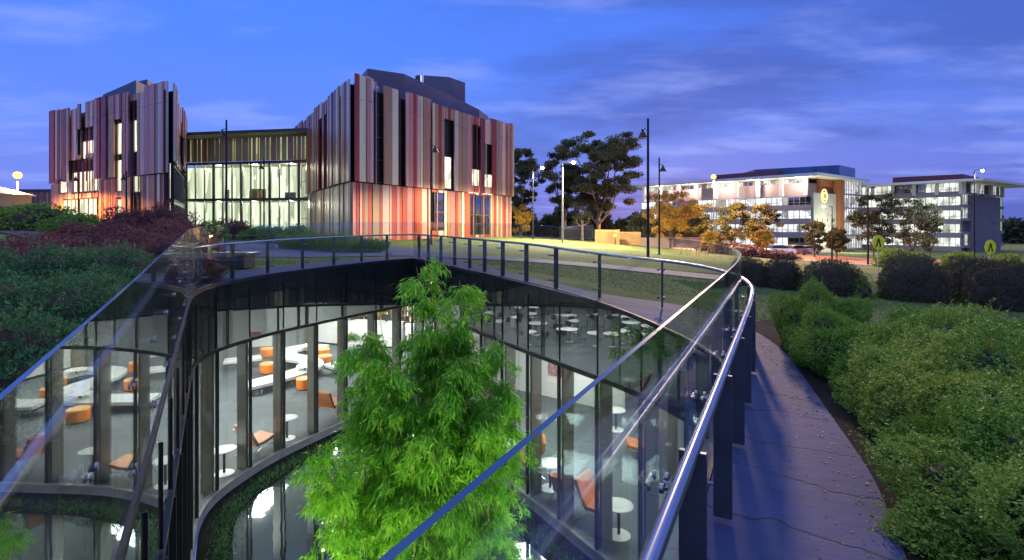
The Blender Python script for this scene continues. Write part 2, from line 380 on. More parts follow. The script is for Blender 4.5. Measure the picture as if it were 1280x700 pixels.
# ground: one sheet from the edge of the void to the horizon
base = ring(.05, .12)
ks = [0, .35, .8, 1.3, 1.8, 2.4, 3, 3.7, 4.5, 5.4, 6.4, 7.5, 8.7, 10, 11.5, 13, 15, 17, 19.5, 22, 25, 28, 31.5, 35, 39, 44, 50, 56, 63, 71, 80, 90, 102, 116, 132, 150, 175, 205, 245, 300, 380, 500, 700, 1000, 1500]
rows = []
for k in ks:
    row = []
    for p in base:
        dv = (p - VC); q = p + dv.normalized() * k
        row.append([q.x, q.y, 0])
    a = np.array(row); a[:, 2] = gv(a[:, 0], a[:, 1]); rows.append([tuple(r_) for r_ in a])
ground = loft(rows, 'ground', M['grass'], kind='structure')

def drape(polyA, polyB, name, mat, n=40, m_=8, lift=.03, kind='structure'):
    """sheet between two polylines (lists of (x, y)), draped on the ground"""
    def rs(pl):
        pts = [Vector((p[0], p[1], 0)) for p in pl]
        d = [0]
        for a, b_ in zip(pts, pts[1:]): d.append(d[-1] + (b_ - a).length)
        o_ = []
        for k in range(n + 1):
            t = d[-1] * k / n; j = 0
            while j < len(d) - 2 and d[j + 1] < t: j += 1
            o_.append(pts[j].lerp(pts[j + 1], (t - d[j]) / (d[j + 1] - d[j])))
        return o_
    A = rs(polyA); B_ = rs(polyB); rows = []
    for j in range(m_ + 1):
        row = [A[i].lerp(B_[i], j / m_) for i in range(n + 1)]
        rows.append([(p.x, p.y, g(p.x, p.y) + lift) for p in row])
    return loft(rows, name, mat, closed=False, kind=kind)

# footpath round the void, its far side narrower
pr = ring(.12, .12); outer = []
def pw(p, t):
    return 1.2 if p.y > 15 and p.x < -3.5 else .75
rowsP = []
A0, B0 = both(.12, .12); 
def path_strip():
    r0 = ring(.02, .12, rb_); n = len(r0); wid = []
    for p in r0:
        if p.x < -1 and p.y < 10.5 : w = .002
        elif p.y < 4.5 and p.x > -1: w = 1.12
        elif p.x > 1.5 and p.y < 9.6: w = 1.12 - (p.y - 4.5) * .15
        elif p.x > 0: w = .75
        elif p.y > 12 and p.x > -4: w = .8 + max(0, (p.y - 15)) * .1
        else: w = 1.4
        wid.append(w)
    for _ in range(12): wid = [(wid[i - 1] + wid[i] + wid[(i + 1) % n]) / 3 for i in range(n)]
    rows = []
    for j in range(5):
        row = []
        for i, p in enumerate(r0):
            t = (r0[(i + 1) % n] - r0[i - 1]).normalized(); nn = Vector((t.y, -t.x, 0))
            q = p + nn * wid[i] * j / 4; row.append((q.x, q.y, g(q.x, q.y) + .03))
        rows.append(row)
    return loft(rows, 'footpath', M['path'], kind='structure')
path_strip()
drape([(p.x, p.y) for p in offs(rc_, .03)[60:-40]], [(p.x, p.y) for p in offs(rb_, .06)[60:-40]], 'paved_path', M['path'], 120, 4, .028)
# mulch bed between the footpath and the hedge on the right
drape([(1.2, .6), (2.0, 2.9), (2.8, 4.5), (3.35, 6.2), (3.85, 7.8), (4.1, 9.6)], [(9, .5), (10, 3.0), (10.5, 5), (10, 7), (7.5, 9.2), (5.1, 10.1)], 'ground_bed', M['mulch'], lift=.016)
drape([(-1.2, .8), (-2.2, 2.65), (-3.6, 5.1), (-5.0, 7.55), (-6.6, 10.35), (-7.9, 11.6)], [(-9, -2), (-14, 4), (-18, 9), (-22, 16), (-24, 22)], 'ground_bed', M['mulch'], lift=.016)
# cross path over the lawn
drape([(-16, 19.5), (-11.6, 20.3), (-7.8, 21.6), (-5, 23.2), (-1.6, 21.2), (1.9, 19.8), (6, 16.8), (9, 15), (13, 14.2), (18, 14)],
      [(-22, 34), (-13, 34), (-7, 33), (-4, 27.5), (-1.6, 24.2), (2.2, 22.2), (7.3, 19.0), (10.5, 17), (14, 16), (19, 15.8)], 'paved_path', M['path'], 60, 10)
# road beyond the lawn and the one dropping away to the right
drape([(-1, 76), (10, 69), (20, 62), (34, 55), (60, 44), (100, 40)], [(4, 96), (16, 88), (28, 78), (42, 66), (70, 52), (110, 48)], 'road', M['roadlight'], 50, 10, .04)
drape([(30, 66), (45, 60), (62, 52), (90, 50)], [(38, 92), (60, 84), (85, 74), (120, 70)], 'gravel_apron', M['redearth'], 30, 8, .05)
drape([(-20, 22), (-26, 26), (-36, 30), (-60, 33)], [(-22, 25), (-28, 30), (-38, 34.5), (-62, 38)], 'side_road', M['asphalt'], 30, 5, .05)

# ------------------------------------------------------------------ sunken courtyard: floor, pond, interior
FL = -4.7; TR = -1.15; CE = -1.0
room = [(-36, -6), (18, -6), (18, 42), (-36, 42)]
def to_room(p):
    d = (p - VC); best = 1e9
    for s_, lim in ((d.x, -36 - VC.x), (d.x, 18 - VC.x), (d.y, -6 - VC.y), (d.y, 42 - VC.y)):
        if abs(s_) > 1e-6:
            t = lim / s_
            if t > 0: best = min(best, t)
    return VC + d * best
inn = ring(.02, .25)
M['carpet'] = prin('grey_carpet', (.11, .125, .14), .6, 0, .12, .8, .3, 200, spec=.4)
M['ceilw'] = prin('white_ceiling', (.75, .75, .73), .8, 0, .03)
M['wallw'] = prin('white_wall', (.72, .73, .71), .7, 0, .04, 1)
loft([[(p.x, p.y, FL) for p in inn], [tuple((p + (to_room(p) - p) * .5)[:2]) + (FL,) for p in inn], [(to_room(p).x, to_room(p).y, FL) for p in inn]], 'interior_floor', M['carpet'], kind='structure', smooth=False)
flip(loft([[(p.x, p.y, CE) for p in inn], [(to_room(p).x, to_room(p).y, CE) for p in inn]], 'interior_ceiling', M['ceilw'], kind='structure', smooth=False))
wm = MB()
for (a, b_) in zip(room, room[1:] + room[:1]):
    mid = ((a[0] + b_[0]) / 2, (a[1] + b_[1]) / 2); w_ = abs(b_[0] - a[0]) + .3; h_ = abs(b_[1] - a[1]) + .3
    wm.box((mid[0], mid[1], (FL + CE) / 2), (w_ if w_ > 1 else .3, h_ if h_ > 1 else .3, CE - FL - .01))
o = wm.build('basement_wall', M['wallw']); tag(o, 'plain white wall enclosing the sunken library floor', 'wall')
# pond in the courtyard, kerb, planted edge
pin = ring(-.8, .25)
me = D.meshes.new('pond_water'); pv = [(p.x, p.y, FL - .28) for p in pin]; me.from_pydata(pv, [], [tuple(range(len(pv)))]); me.materials.append(M['water']); me.update()
o = D.objects.new('pond_water', me); link(o); o['kind'] = 'structure'
M['soil'] = groundmat('dark_wet_soil', (.012, .016, .01), (.03, .035, .018), (.006, .006, .005), 4, 1)
A = ring(-.2, .25)
def rowz(r_, z): return [(p.x, p.y, z) for p in r_]
# rows of equal length needed: build each from the same base samples
def ring_eq(ds_zs, step=.2, rc=None):
    b0 = ring(0, step, rc); n = len(b0); res = []
    for d, z in ds_zs:
        row = []
        for i, p in enumerate(b0):
            t1 = (p - b0[i - 1]).normalized(); t2 = (b0[(i + 1) % n] - p).normalized()
            n1_ = Vector((t1.y, -t1.x, 0)); n2_ = Vector((t2.y, -t2.x, 0)); nn = (n1_ + n2_).normalized()
            kf = 1 / max(.45, nn.dot(n1_)); q = p + nn * d * kf; row.append((q.x, q.y, z))
        res.append(row)
    return res
flip(loft(ring_eq([(-.13, FL - .14), (-.6, FL - .2), (-1.1, FL - .42)]), 'ground_planter', M['soil'], kind='structure'))
M['coping_c'] = prin('pale_concrete_sill', (.27, .27, .26), .55, 0, .2, 2.5, .15, 60)
flip(loft(ring_eq([(.04, FL - .3), (.04, FL + .06), (-.1, FL + .06), (-.1, FL - .3)]), 'ground_kerb', M['coping_c'], kind='structure', smooth=False))

# curtain wall around the void
M['mullion'] = prin('bronze_mullion', (.17, .155, .13), .42, .35, .15, 3)
M['mullion_d'] = prin('black_mullion', (.02, .02, .022), .35, .3, .1)
cw = thing('curtain_wall', 'glass wall with bronze mullions and dark upper band lining the sunken courtyard', 'glazing')
def strip_seg(pts, d0, d1, z0f, z1f):
    """solid slab following pts between offsets d0<d1"""
    a = offs(pts, d0); b_ = offs(pts, d1); mb = MB(); n = len(pts); vs = []
    for i in range(n):
        z0 = z0f(a[i]); z1 = z1f(a[i]); vs += [(a[i].x, a[i].y, z0), (b_[i].x, b_[i].y, z0), (b_[i].x, b_[i].y, z1), (a[i].x, a[i].y, z1)]
    fs = []; mi = []
    for i in range(n - 1):
        k = i * 4; q = k + 4
        fs += [(k, q, q + 1, k + 1), (k + 1, q + 1, q + 2, k + 2), (k + 2, q + 2, q + 3, k + 3), (k + 3, q + 3, q, k)]; mi += [1, 0, 1, 0]
    fs += [(0, 1, 2, 3), ((n - 1) * 4 + 3, (n - 1) * 4 + 2, (n - 1) * 4 + 1, (n - 1) * 4)]; mi += [0, 0]
    mb.v = vs; mb.f = fs; mb.m = mi; mb.sm = [False] * len(fs); return mb
def section(pts, i0, i1): return pts[i0:i1 + 1]
def c0(z): return lambda p: z
for side in (rc_, lc_):
    S = resample(side, .16); per = 8; nb = (len(S) - 1) / per; nb = max(1, round(nb)); idx = [round(k * (len(S) - 1) / nb) for k in range(nb + 1)]
    if side is lc_: idx = [0] + [min(len(S) - 1, round((k + .66) * (len(S) - 1) / nb)) for k in range(nb)] + [len(S) - 1]
    for a, b_ in zip(idx, idx[1:]):
        seg = S[a:b_ + 1]
        if len(seg) > 3 : seg = [seg[0], seg[len(seg) // 2], seg[-1]]
        strip_seg(seg, -.012, .012, c0(FL + .07), c0(TR - .03)).build('pane', [M['pane'], M['mullion_d']], cw)
        strip_seg(seg, -.03, .0, c0(TR + .05), lambda p: g(p.x, p.y) - .035).build('spandrel_panel', [M['spandrel'], M['mullion_d']], cw)
    for q, a in enumerate(idx):
        if q == 0 : continue
        p = S[a]; t = (S[min(a + 1, len(S) - 1)] - S[max(a - 1, 0)]).normalized(); nn = Vector((t.y, -t.x, 0)); rz = math.atan2(t.y, t.x)
        mb = MB(); c = p + nn * .2
        mb.box((c.x, c.y, (FL + TR) / 2 + .0), (.07, .3, TR - FL - .02), rz)
        c = p - nn * .05; zt = g(p.x, p.y) - .25
        mb.box((c.x, c.y, (FL + TR) / 2 + .03), (.05, .07, TR - FL - .1), rz, 1)
        c = p - nn * .04; mb.box((c.x, c.y, (TR + zt) / 2 + .04), (.014, .02, zt - TR - .06), rz, 1)
        mb.build('mullion', [M['mullion'], M['mullion_d']], cw)
S = ring(0, .2)
loft(ring_eq([(.06, TR - .04), (.06, TR + .04), (-.06, TR + .04), (-.06, TR - .04), (.06, TR - .04)]), 'transom', M['mullion_d'], cw, smooth=False)
# edge of the roof slab round the void
b0 = ring_eq([(.0, 0)], .2)[0]; zz = [g(p[0], p[1]) for p in b0]
def eq(d, dz): 
    r_ = ring_eq([(d, 0)], .2)[0]; return [(p[0], p[1], z + dz) for p, z in zip(r_, zz)]
loft([eq(.016, -.35), eq(.016, .045), eq(-.02, .045), eq(-.02, -.03), eq(.016, -.35)], 'slab_edge', M['coping'], smooth=False, kind='structure')

# ------------------------------------------------------------------ glass balustrade round the void
bal = thing('glass_balustrade', 'frameless glass balustrade with steel handrail around the sunken courtyard', 'balustrade', (0, 0, 0))
RH = .98; GH = 1.48
def place_inst(me_obj, loc, rz, par, name):
    o_ = D.objects.new(name, me_obj.data); link(o_, par); o_.location = loc; o_.rotation_euler = (0, 0, rz); return o_
# post: flat dark plate, with two arms that clamp the glass; local x along the run, local y towards the void (-y outside)
pm = MB(); pm.box((0, 0, RH / 2 - .01), (.026, .115, RH - .05))
pm.box((0, 0, RH - .035), (.05, .03, .03))
post0 = None; 
def bracket_mb():
    mb = MB()
    for z in (0,):
        mb.tube([(0, .03, z), (0, .125, z)], .011, 8)
        mb.tube([(-.055, .1, z), (.055, .1, z)], .009, 8)
        for sx in (-.055, .055):
            mb.lathe([(.021, 0), (.021, .016)], 12, (0, 0, 0), 0, Matrix.Translation((sx, .128, z)) @ Matrix.Rotation(R(90), 4, 'X'))
            mb.lathe([(.021, 0), (.021, .012)], 12, (0, 0, 0), 0, Matrix.Translation((sx, .181, z)) @ Matrix.Rotation(R(90), 4, 'X'))
    return mb
pmesh = bmesh_ = None
railpts = []
for side_i, side in enumerate((rb_, lc_)):
    S = resample(side, .1); hr = offs(S, .15)
    pan = 13; nb = max(1, round((len(S) - 1) / pan)); idx = [round(k * (len(S) - 1) / nb) for k in range(nb + 1)]
    for a, b_ in zip(idx, idx[1:]):
        seg = [S[i] for i in range(a, b_ + 1, 2)]
        if seg[-1] is not S[b_]: seg.append(S[b_])
        # leave an 8 mm joint
        seg = list(seg); seg[0] = seg[0].lerp(seg[1], .04); seg[-1] = seg[-1].lerp(seg[-2], .04)
        mb = strip_seg(seg, -.009, .009, lambda p: g(p.x, p.y) + .01, lambda p: g(p.x, p.y) + GH)
        mb.build('glass_panel', [M['glass'], M['glass_edge']], bal)
    for q, a in enumerate(idx):
        if side_i == 1 and q in (0, len(idx) - 1): continue
        ii = min(max(a, 1), len(S) - 2)
        p = S[a]; t = (S[ii + 1] - S[ii - 1]).normalized(); nn = Vector((t.y, -t.x, 0)); rz = math.atan2(t.y, t.x)
        c = p + nn * .155
        if q == 0 or q == len(idx) - 1: c = c + (t * .25 if q == 0 else -t * .25)
        if side_i == 0 and q == 0: continue
        if pmesh is None:
            po = pm.build('post', M['steel_dark'], bal, bevel=.003); pmesh = po.data
            bmesh_ = bracket_mb(); bo = bmesh_.build('bracket', M['bracket'], po); bo.location.z = .22; bmesh_ = bo.data; bo = D.objects.new('bracket', bmesh_); link(bo, po); bo.location.z = .78
        else:
            po = D.objects.new('post', pmesh); link(po, bal)
            bv = po.modifiers.new('bevel', 'BEVEL'); bv.width = .003; bv.segments = 2
            for bz in (.22, .78): bo = D.objects.new('bracket', bmesh_); link(bo, po); bo.location.z = bz
        po.location = (c.x, c.y, g(c.x, c.y) + .035); po.rotation_euler = (0, 0, rz)
hr = ring_eq([(.155, 0)], .15, rb_)[0]
mb = MB(); mb.tube([(p[0], p[1], g(p[0], p[1]) + RH) for p in hr], .03, 14, close=True)
mb.build('handrail', M['stainless'], bal)

#==PART2==
# ------------------------------------------------------------------ foliage helpers
def leaves(name, P_, Dv, Nv, L_, W_, mat, parent=None, bend=.0):
    n = len(P_); S_ = np.cross(Dv, Nv); S_ /= np.linalg.norm(S_, axis=1)[:, None] + 1e-9
    L_ = np.broadcast_to(np.asarray(L_, float).reshape(-1, 1), (n, 1)); W_ = np.broadcast_to(np.asarray(W_, float).reshape(-1, 1), (n, 1))
    v = np.empty((n, 4, 3)); v[:, 0] = P_; v[:, 1] = P_ + Dv * L_ * .42 + S_ * W_ / 2 + Nv * W_ * .15
    tip = P_ + Dv * L_; tip[:, 2] -= (L_[:, 0] * bend); v[:, 2] = tip; v[:, 3] = P_ + Dv * L_ * .42 - S_ * W_ / 2 + Nv * W_ * .15
    me = D.meshes.new(name); me.vertices.add(n * 4); me.vertices.foreach_set('co', v.reshape(-1)); me.loops.add(n * 4)
    me.loops.foreach_set('vertex_index', np.arange(n * 4, dtype=np.int32)); me.polygons.add(n)
    me.polygons.foreach_set('loop_start', np.arange(0, n * 4, 4, dtype=np.int32)); me.polygons.foreach_set('loop_total', np.full(n, 4, dtype=np.int32))
    me.materials.append(mat); me.update(calc_edges=True)
    o_ = D.objects.new(name, me); link(o_, parent); return o_
def unit(a): return a / (np.linalg.norm(a, axis=1)[:, None] + 1e-9)
def rdir(n, zmin=-1):
    a = unit(RNG.normal(size=(n * 3, 3))); a = a[a[:, 2] > zmin][:n]; return a
def lobes(k, amp, sharp):
    c = rdir(k, -.2); a = amp * (.6 + .8 * RNG.random(k)); return c, a, sharp
def rad(d, lb):
    c, a, s = lb; return (1 - .5 * a.max()) + (a[None] * np.exp(s * (d @ c.T - 1))).max(1)
M['leaf_hedge'] = leafmat('hedge_leaves', [(.03, .09, .018), (.1, .24, .03), (.24, .4, .05), (.5, .52, .11)], nscale=1.6)
M['leaf_clip'] = leafmat('clipped_shrub_leaves', [(.035, .028, .025), (.09, .045, .04), (.08, .12, .045), (.18, .12, .07)], nscale=2)
M['leaf_maroon'] = leafmat('maroon_leaves', [(.05, .018, .025), (.15, .04, .05), (.24, .075, .085), (.26, .17, .1)], nscale=1.5)
M['leaf_dark'] = leafmat('dark_green_leaves', [(.02, .07, .03), (.05, .17, .07), (.1, .27, .09), (.22, .3, .08)], nscale=1.5)
M['leaf_gum'] = leafmat('gum_leaves', [(.05, .07, .035), (.1, .12, .05), (.18, .17, .08)], nscale=.3)
M['leaf_tree'] = leafmat('dark_tree_leaves', [(.03, .05, .025), (.06, .09, .04), (.12, .11, .05)], nscale=.3)
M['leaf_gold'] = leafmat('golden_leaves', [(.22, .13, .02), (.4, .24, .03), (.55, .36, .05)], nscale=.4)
M['leaf_lime'] = leafmat('lime_leaves', [(.12, .2, .03), (.25, .36, .05), (.4, .48, .1)], nscale=1)
M['leaf_bamboo'] = leafmat('bamboo_leaves', [(.03, .16, .012), (.08, .34, .02), (.2, .56, .03), (.42, .7, .08)], rough=.42, trans=.4, nscale=1.1)
M['twig'] = prin('brown_twigs', (.045, .028, .024), .9, 0, .4, 30, 1, 60)
M['twig_g'] = prin('green_brown_twigs', (.03, .035, .02), .9, 0, .4, 30, 1, 60)  # dark green-brown core behind the hedge leaves
M['bark'] = prin('grey_bark', (.3, .25, .2), .85, 0, .35, 2, .6, 20)
M['bark_d'] = prin('dark_bark', (.08, .06, .05), .9, 0, .3, 3, .6, 20)
M['culm'] = prin('bamboo_culm', (.28, .3, .07), .4, 0, .25, 6)

BOX = {'p': 0}
_rad0 = rad
def rad(d, lb):
    r_ = _rad0(d, lb); p = BOX['p']
    if p and len(lb[1]) < 100:
        hzt = np.sqrt(d[:, 0] ** 2 + d[:, 1] ** 2); r_ = r_ * np.minimum(1.22, (hzt ** p + np.abs(d[:, 2]) ** p) ** (-1 / p))
    return r_
def shrub_mesh(kind, n, leaf, wl, shell, lb, sq=.8, tuft=0):
    """a shrub of unit radius: leaves through the outer shell, twiggy core"""
    d = rdir(n, -.35); r = rad(d, lb)
    dep = 1 - shell * RNG.random(n) ** 1.5
    rough = 1 + .05 * np.sin(d[:, 0] * 23 + d[:, 1] * 17) * np.sin(d[:, 2] * 19 + d[:, 1] * 13)
    P_ = d * (r * dep * rough)[:, None]; P_[:, 2] *= sq; P_[:, 2] += .15
    P_[:, 2] = np.maximum(P_[:, 2], .02 + .12 * RNG.random(n))
    # leaves gathered into small shoots over a finely lumpy surface
    kt = 9; nt_ = n // kt; td = rdir(nt_, -.35); fine = lobes(150, .07, 150); tr_ = rad(td, lb) * (1 - .035 + rad(td, fine) - (1 - .5 * fine[1].max())); tdep = 1 - shell * RNG.random(nt_) ** 1.3
    T_ = td * (tr_ * tdep)[:, None]; T_[:, 2] = T_[:, 2] * sq + .15
    m_ = nt_ * kt; Tt = np.repeat(T_, kt, 0); Td = np.repeat(td, kt, 0)
    P_[:m_] = Tt + RNG.normal(size=(m_, 3)) * leaf * .35 + Td * (RNG.random(m_) * leaf * 1.2)[:, None]; d = d.copy(); d[:m_] = unit(Td + RNG.normal(size=(m_, 3)) * .5)
    P_[:, 2] = np.maximum(P_[:, 2], .02 + .12 * RNG.random(n))
    ns = n // 70; k_ = 12                                    # shoots standing out of the clipped surface
    sd = rdir(ns, -.1); sr = rad(sd, lb); hh_ = RNG.random(ns) ** 2 * .13
    for j in range(k_):
        i0 = n - (j + 1) * ns; q = sd * (sr * (1.0 + hh_ * j / k_))[:, None]; q[:, 2] = q[:, 2] * sq + .15 + hh_ * .5 * j / k_; P_[i0:i0 + ns] = q + RNG.normal(size=(ns, 3)) * .006
    Dv = unit(d * .7 + RNG.normal(size=(n, 3)) * .6 + np.array([0, 0, .35])); Nv = unit(np.cross(Dv, rdir(n))); 
    return P_, Dv, Nv, leaf * (.45 + 1.1 * RNG.random(n) ** 1.5), leaf * wl * (.7 + .6 * RNG.random(n))
def core(lb, sq, k=.86):
    mb = MB(); nu, nv = 28, 14; vs = []; fs = []
    for j in range(nv + 1):
        ph = PI * (.0 + .62 * j / nv)
        for i in range(nu):
            th = 2 * PI * i / nu; dd = np.array([[math.sin(ph) * math.cos(th), math.sin(ph) * math.sin(th), math.cos(ph)]])
            r_ = float(rad(dd, lb)[0]) * k; vs.append((dd[0][0] * r_, dd[0][1] * r_, max(.0, dd[0][2] * r_ * sq + .15)))
    for j in range(nv):
        for i in range(nu):
            i2 = (i + 1) % nu; fs.append((j * nu + i, (j + 1) * nu + i, (j + 1) * nu + i2, j * nu + i2))
    mb.add(vs, fs, 0, True); return mb
def make_shrub(name, mat, n, leaf, wl, shell, nl, amp, sharp, sq, corek=.86, core_mat='twig'):
    global RNG
    RNG = np.random.default_rng(100 + len(SH) * 7 + len(name)); BOX['p'] = {'hedge_shrub': 3.6, 'clipped_shrub': 2.15}.get(name, 0); lb = lobes(nl, amp, sharp); r = D.objects.new(name, None); link(r); r.empty_display_size = .2
    a = shrub_mesh(name, n, leaf, wl, shell, lb, sq)
    leaves('foliage', *a, mat, r); core(lb, sq, corek).build('branches', M[core_mat], r); return r
SH = {}
def shrub(proto, args, loc, rxyz, label, cat, group, rz=None):
    """proto key; first use places the prototype itself, later ones copy it"""
    key, var = proto
    if (key, var) not in SH:
        r = make_shrub(*args); SH[(key, var)] = r
    else: r = dup(SH[(key, var)])
    r.location = (loc[0], loc[1], g(loc[0], loc[1]) - .03); r.scale = rxyz; r.rotation_euler = (0, 0, rz if rz is not None else random.uniform(0, 6.28))
    tag(r, label, cat, group); return r

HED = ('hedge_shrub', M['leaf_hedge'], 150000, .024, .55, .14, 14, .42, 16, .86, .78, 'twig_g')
HED_FAR = ('hedge_shrub', M['leaf_hedge'], 22000, .038, .5, .16, 14, .3, 8, .82)
gh = 'hedge shrubs beside the curved footpath'
hs = [((3.6, 3.8), (.66, .7, .72), 'small low green hedge shrub at the path edge just behind the nearest one'),
      ((4.65, 7.25), (.7, .8, .74), 'small green hedge shrub squeezed between the two farthest ones at the path edge'),
      ((4.95, 8.3), (.78, .78, .88), 'green hedge shrub at the far end of the row, where the footpath curves'),
      ((6.2, 7.3), (1.3, 1.15, .74), 'second green hedge shrub back along the footpath from the far end'),
      ((4.8, 6.4), (1.2, 1.15, .9), 'yellow green hedge shrub bulging over the bend of the footpath'),
      ((4.12, 4.65), (1.25, 1.3, .9), 'green hedge shrub at the middle of the footpath edge with bare red stems below'),
      ((3.42, 2.75), (1.15, 1.25, .82), 'nearest green hedge shrub at the bottom right beside the footpath'),
      ((7.5, 6.5), (1.6, 1.4, .66), 'broad green hedge shrub behind the bend, near the blue green lawn'),
      ((6.1, 5.3), (1.6, 1.5, .8), 'wide low green hedge shrub in the middle of the hedge mass'),
      ((5.6, 3.7), (1.5, 1.4, .74), 'green hedge shrub one row back from the footpath at lower right'),
      ((9.3, 6.1), (1.7, 1.5, .6), 'green hedge shrub at the right edge of the picture, next to the lawn strip'),
      ((8.0, 4.6), (1.7, 1.5, .66), 'green hedge shrub at the right edge behind the yellow tipped one')]
for i, (l, s, lab) in enumerate(hs): shrub(('hedge', i % 3), HED, l, (s[0] * .86, s[1] * .86, s[2] * 1.0), lab, 'shrub', gh)

CL = ('clipped_shrub', M['leaf_clip'], 26000, .035, .5, .14, 16, .17, 9, .92, .88)
gc = 'clipped dark shrubs on the lawn'
for i, (px, z, w, h, lab) in enumerate([(935, 15.5, .62, .84, 'small dark clipped shrub behind the tip of the glass balustrade'),
        (977, 15.2, .70, .87, 'dark round clipped shrub, second in the row from the balustrade'),
        (1040, 14.4, .93, .93, 'dark clipped shrub in mid row with a light green tuft on its right'),
        (1141, 13.6, .92, 1.16, 'tallest dark domed shrub, standing alone under the left yellow sign'),
        (1221, 13.8, .80, 1.12, 'dark domed shrub half hidden behind the rightmost clipped one'),
        (1258, 12.4, .88, 1.12, 'rightmost dark clipped shrub with a pale twig showing')]):
    x, y = P(px, z); shrub(('clip', i % 2), CL, (x, y), (w * .93, w * .93, h * .97), lab, 'shrub', gc)
x, y = P(1080, 13.6); LT = ('leafy_shrub', M['leaf_lime'], 5000, .05, .5, .4, 8, .3, 6, .9, .6)
shrub(('tuft', 0), ('leafy_shrub', M['leaf_hedge'], 5000, .05, .5, .4, 8, .3, 6, .9, .6), (x, y), (.36, .34, .6), 'small loose green shrub between two dark clipped shrubs', 'shrub', None)

MA = ('maroon_shrub', M['leaf_maroon'], 24000, .042, .42, .25, 26, .36, 16, .8)
gm = 'maroon shrubs behind the left glass'
ml = [(232, 17, .95, 1.15, 'maroon shrub nearest the peak of the left glass'), (205, 19, 1.3, 1.45, 'tall maroon shrub standing just left of the glass peak'), (185, 22, 1.5, 1.95, 'tallest maroon shrub, below the right face of the left wing'),
      (212, 13.5, 1.0, 1.1, 'maroon shrub against the glass a little down from its peak'), (165, 15.5, 1.25, 1.25, 'broad maroon shrub in the middle of the red mass'), (125, 18.5, 1.4, 1.3, 'maroon shrub below the lit ground floor of the left wing'),
      (120, 13, 1.15, 1.15, 'rounded maroon shrub in front of the blue kerb end'), (70, 15.5, 1.3, 1.0, 'low maroon shrub in front of the blue side road'), (60, 11.5, 1.1, 1.05, 'maroon shrub above the dark green ones at far left'),
      (18, 13.5, 1.3, 1.0, 'leftmost maroon shrub at the edge of the picture'), (155, 11.5, .85, 1.1, 'deep maroon shrub where the red planting meets the green'), (5, 10.5, 1.1, 1.05, 'maroon shrub cut by the left edge above the green foliage'), (-60, 14, 1.4, 1.1, 'maroon shrub just outside the left edge of the view')]
for i, (px, z, w, h, lab) in enumerate(ml[:-1]):
    x, y = P(px, z); shrub(('maroon', i % 3), MA, (x, y), (w * 1.28, w * 1.2, h * .97), lab, 'shrub', gm)
DG = ('dark_shrub', M['leaf_dark'], 34000, .05, .3, .3, 26, .36, 14, .82)
gd = 'dark green shrubs behind the left glass'
dl = [(118, 9.2, .95, 1.22, 'dark green shrub below the maroon ones, closest to the glass'), (55, 8.6, 1.0, 1.15, 'dark green shrub in the middle of the green mass at left'), (5, 8.4, 1.0, 1.1, 'dark green shrub at the left edge under the maroon one'),
      (75, 6.6, .85, 1.05, 'feathery dark green shrub beside the sloping glass edge'), (10, 6.2, .95, 1.05, 'dark green shrub nearest the bottom of the sloping glass edge'), (-70, 6.8, 1.0, 1.05, 'dark green shrub reaching in from the left edge'), (-30, 4.6, .75, .95, 'lowest dark green shrub in the left corner behind glass'), (128, 7.9, .6, .95, 'dark green shrub tight against the left glass')]
for i, (px, z, w, h, lab) in enumerate(dl):
    x, y = P(px, z); shrub(('dark', i % 3), DG, (x, y), (w * 1.25, w * 1.25, h * .97), lab, 'shrub', gd)
FAR = lambda m_: ('garden_shrub', m_, 5000, .1, .45, .3, 9, .3, 6, .8)
for i, (px, z, w, h, k, lab) in enumerate([(22, 34, 2.6, 1.5, 'leaf_hedge', 'low green shrub under the orange street light at far left'), (52, 31, 2.4, 1.5, 'leaf_hedge', 'low green shrub between the side road and the long brown building'),
        (-20, 33, 2.6, 1.2, 'leaf_hedge', 'green shrub at the left edge beyond the side road'),
        (100, 30, 1.8, 1.0, 'leaf_hedge', 'green shrub in front of the lit ground floor windows of the left wing'),
        (262, 30, 1.2, 1.05, 'leaf_hedge', 'yellow green shrub in front of the glass link, leftmost'), (290, 34, 1.4, 1.25, 'leaf_maroon', 'reddish shrub in front of the glass link'),
        (322, 33, 1.1, .9, 'leaf_hedge', 'small green shrub in front of the glass link beside the reddish one'), (345, 33, 1.3, 1.1, 'leaf_dark', 'dark green shrub in front of the tall link windows'), (374, 32, 1.1, 1.1, 'leaf_hedge', 'green shrub where the link meets the right wing')]):
    x, y = P(px, z); shrub(('far' + k, 0), FAR(M[k]), (x, y), (w, w, h), lab, 'shrub', 'distant garden shrubs before the library')
# tufts of tall grass before the right wing
def grass_tuft(n, r, h, name, mat):
    a = RNG.random(n) * 2 * PI; rr = r * np.sqrt(RNG.random(n)); P_ = np.stack([rr * np.cos(a), rr * np.sin(a) * .5, np.zeros(n)], 1)
    Dv = unit(np.stack([RNG.normal(size=n) * .3, RNG.normal(size=n) * .3, np.ones(n)], 1)); Nv = unit(np.cross(Dv, rdir(n)))
    return leaves(name, P_, Dv, Nv, h * (.6 + .5 * RNG.random(n)), .05 * np.ones(n), mat, bend=.1)
gt = grass_tuft(2600, 2.0, 1.0, 'ornamental_grass', M['leaf_dark']); x, y = P(398, 27.5); gt.location = (x, y, g(x, y)); tag(gt, 'clump of dark strappy grass before the left corner of the right wing', 'grass clump', 'ornamental grass clumps')
g2 = gt.copy(); COL.objects.link(g2); x, y = P(436, 27); g2.location = (x, y, g(x, y)); g2['label'] = 'clump of dark strappy grass below the corner of the right wing'; g2.scale = (1, 1, .85)

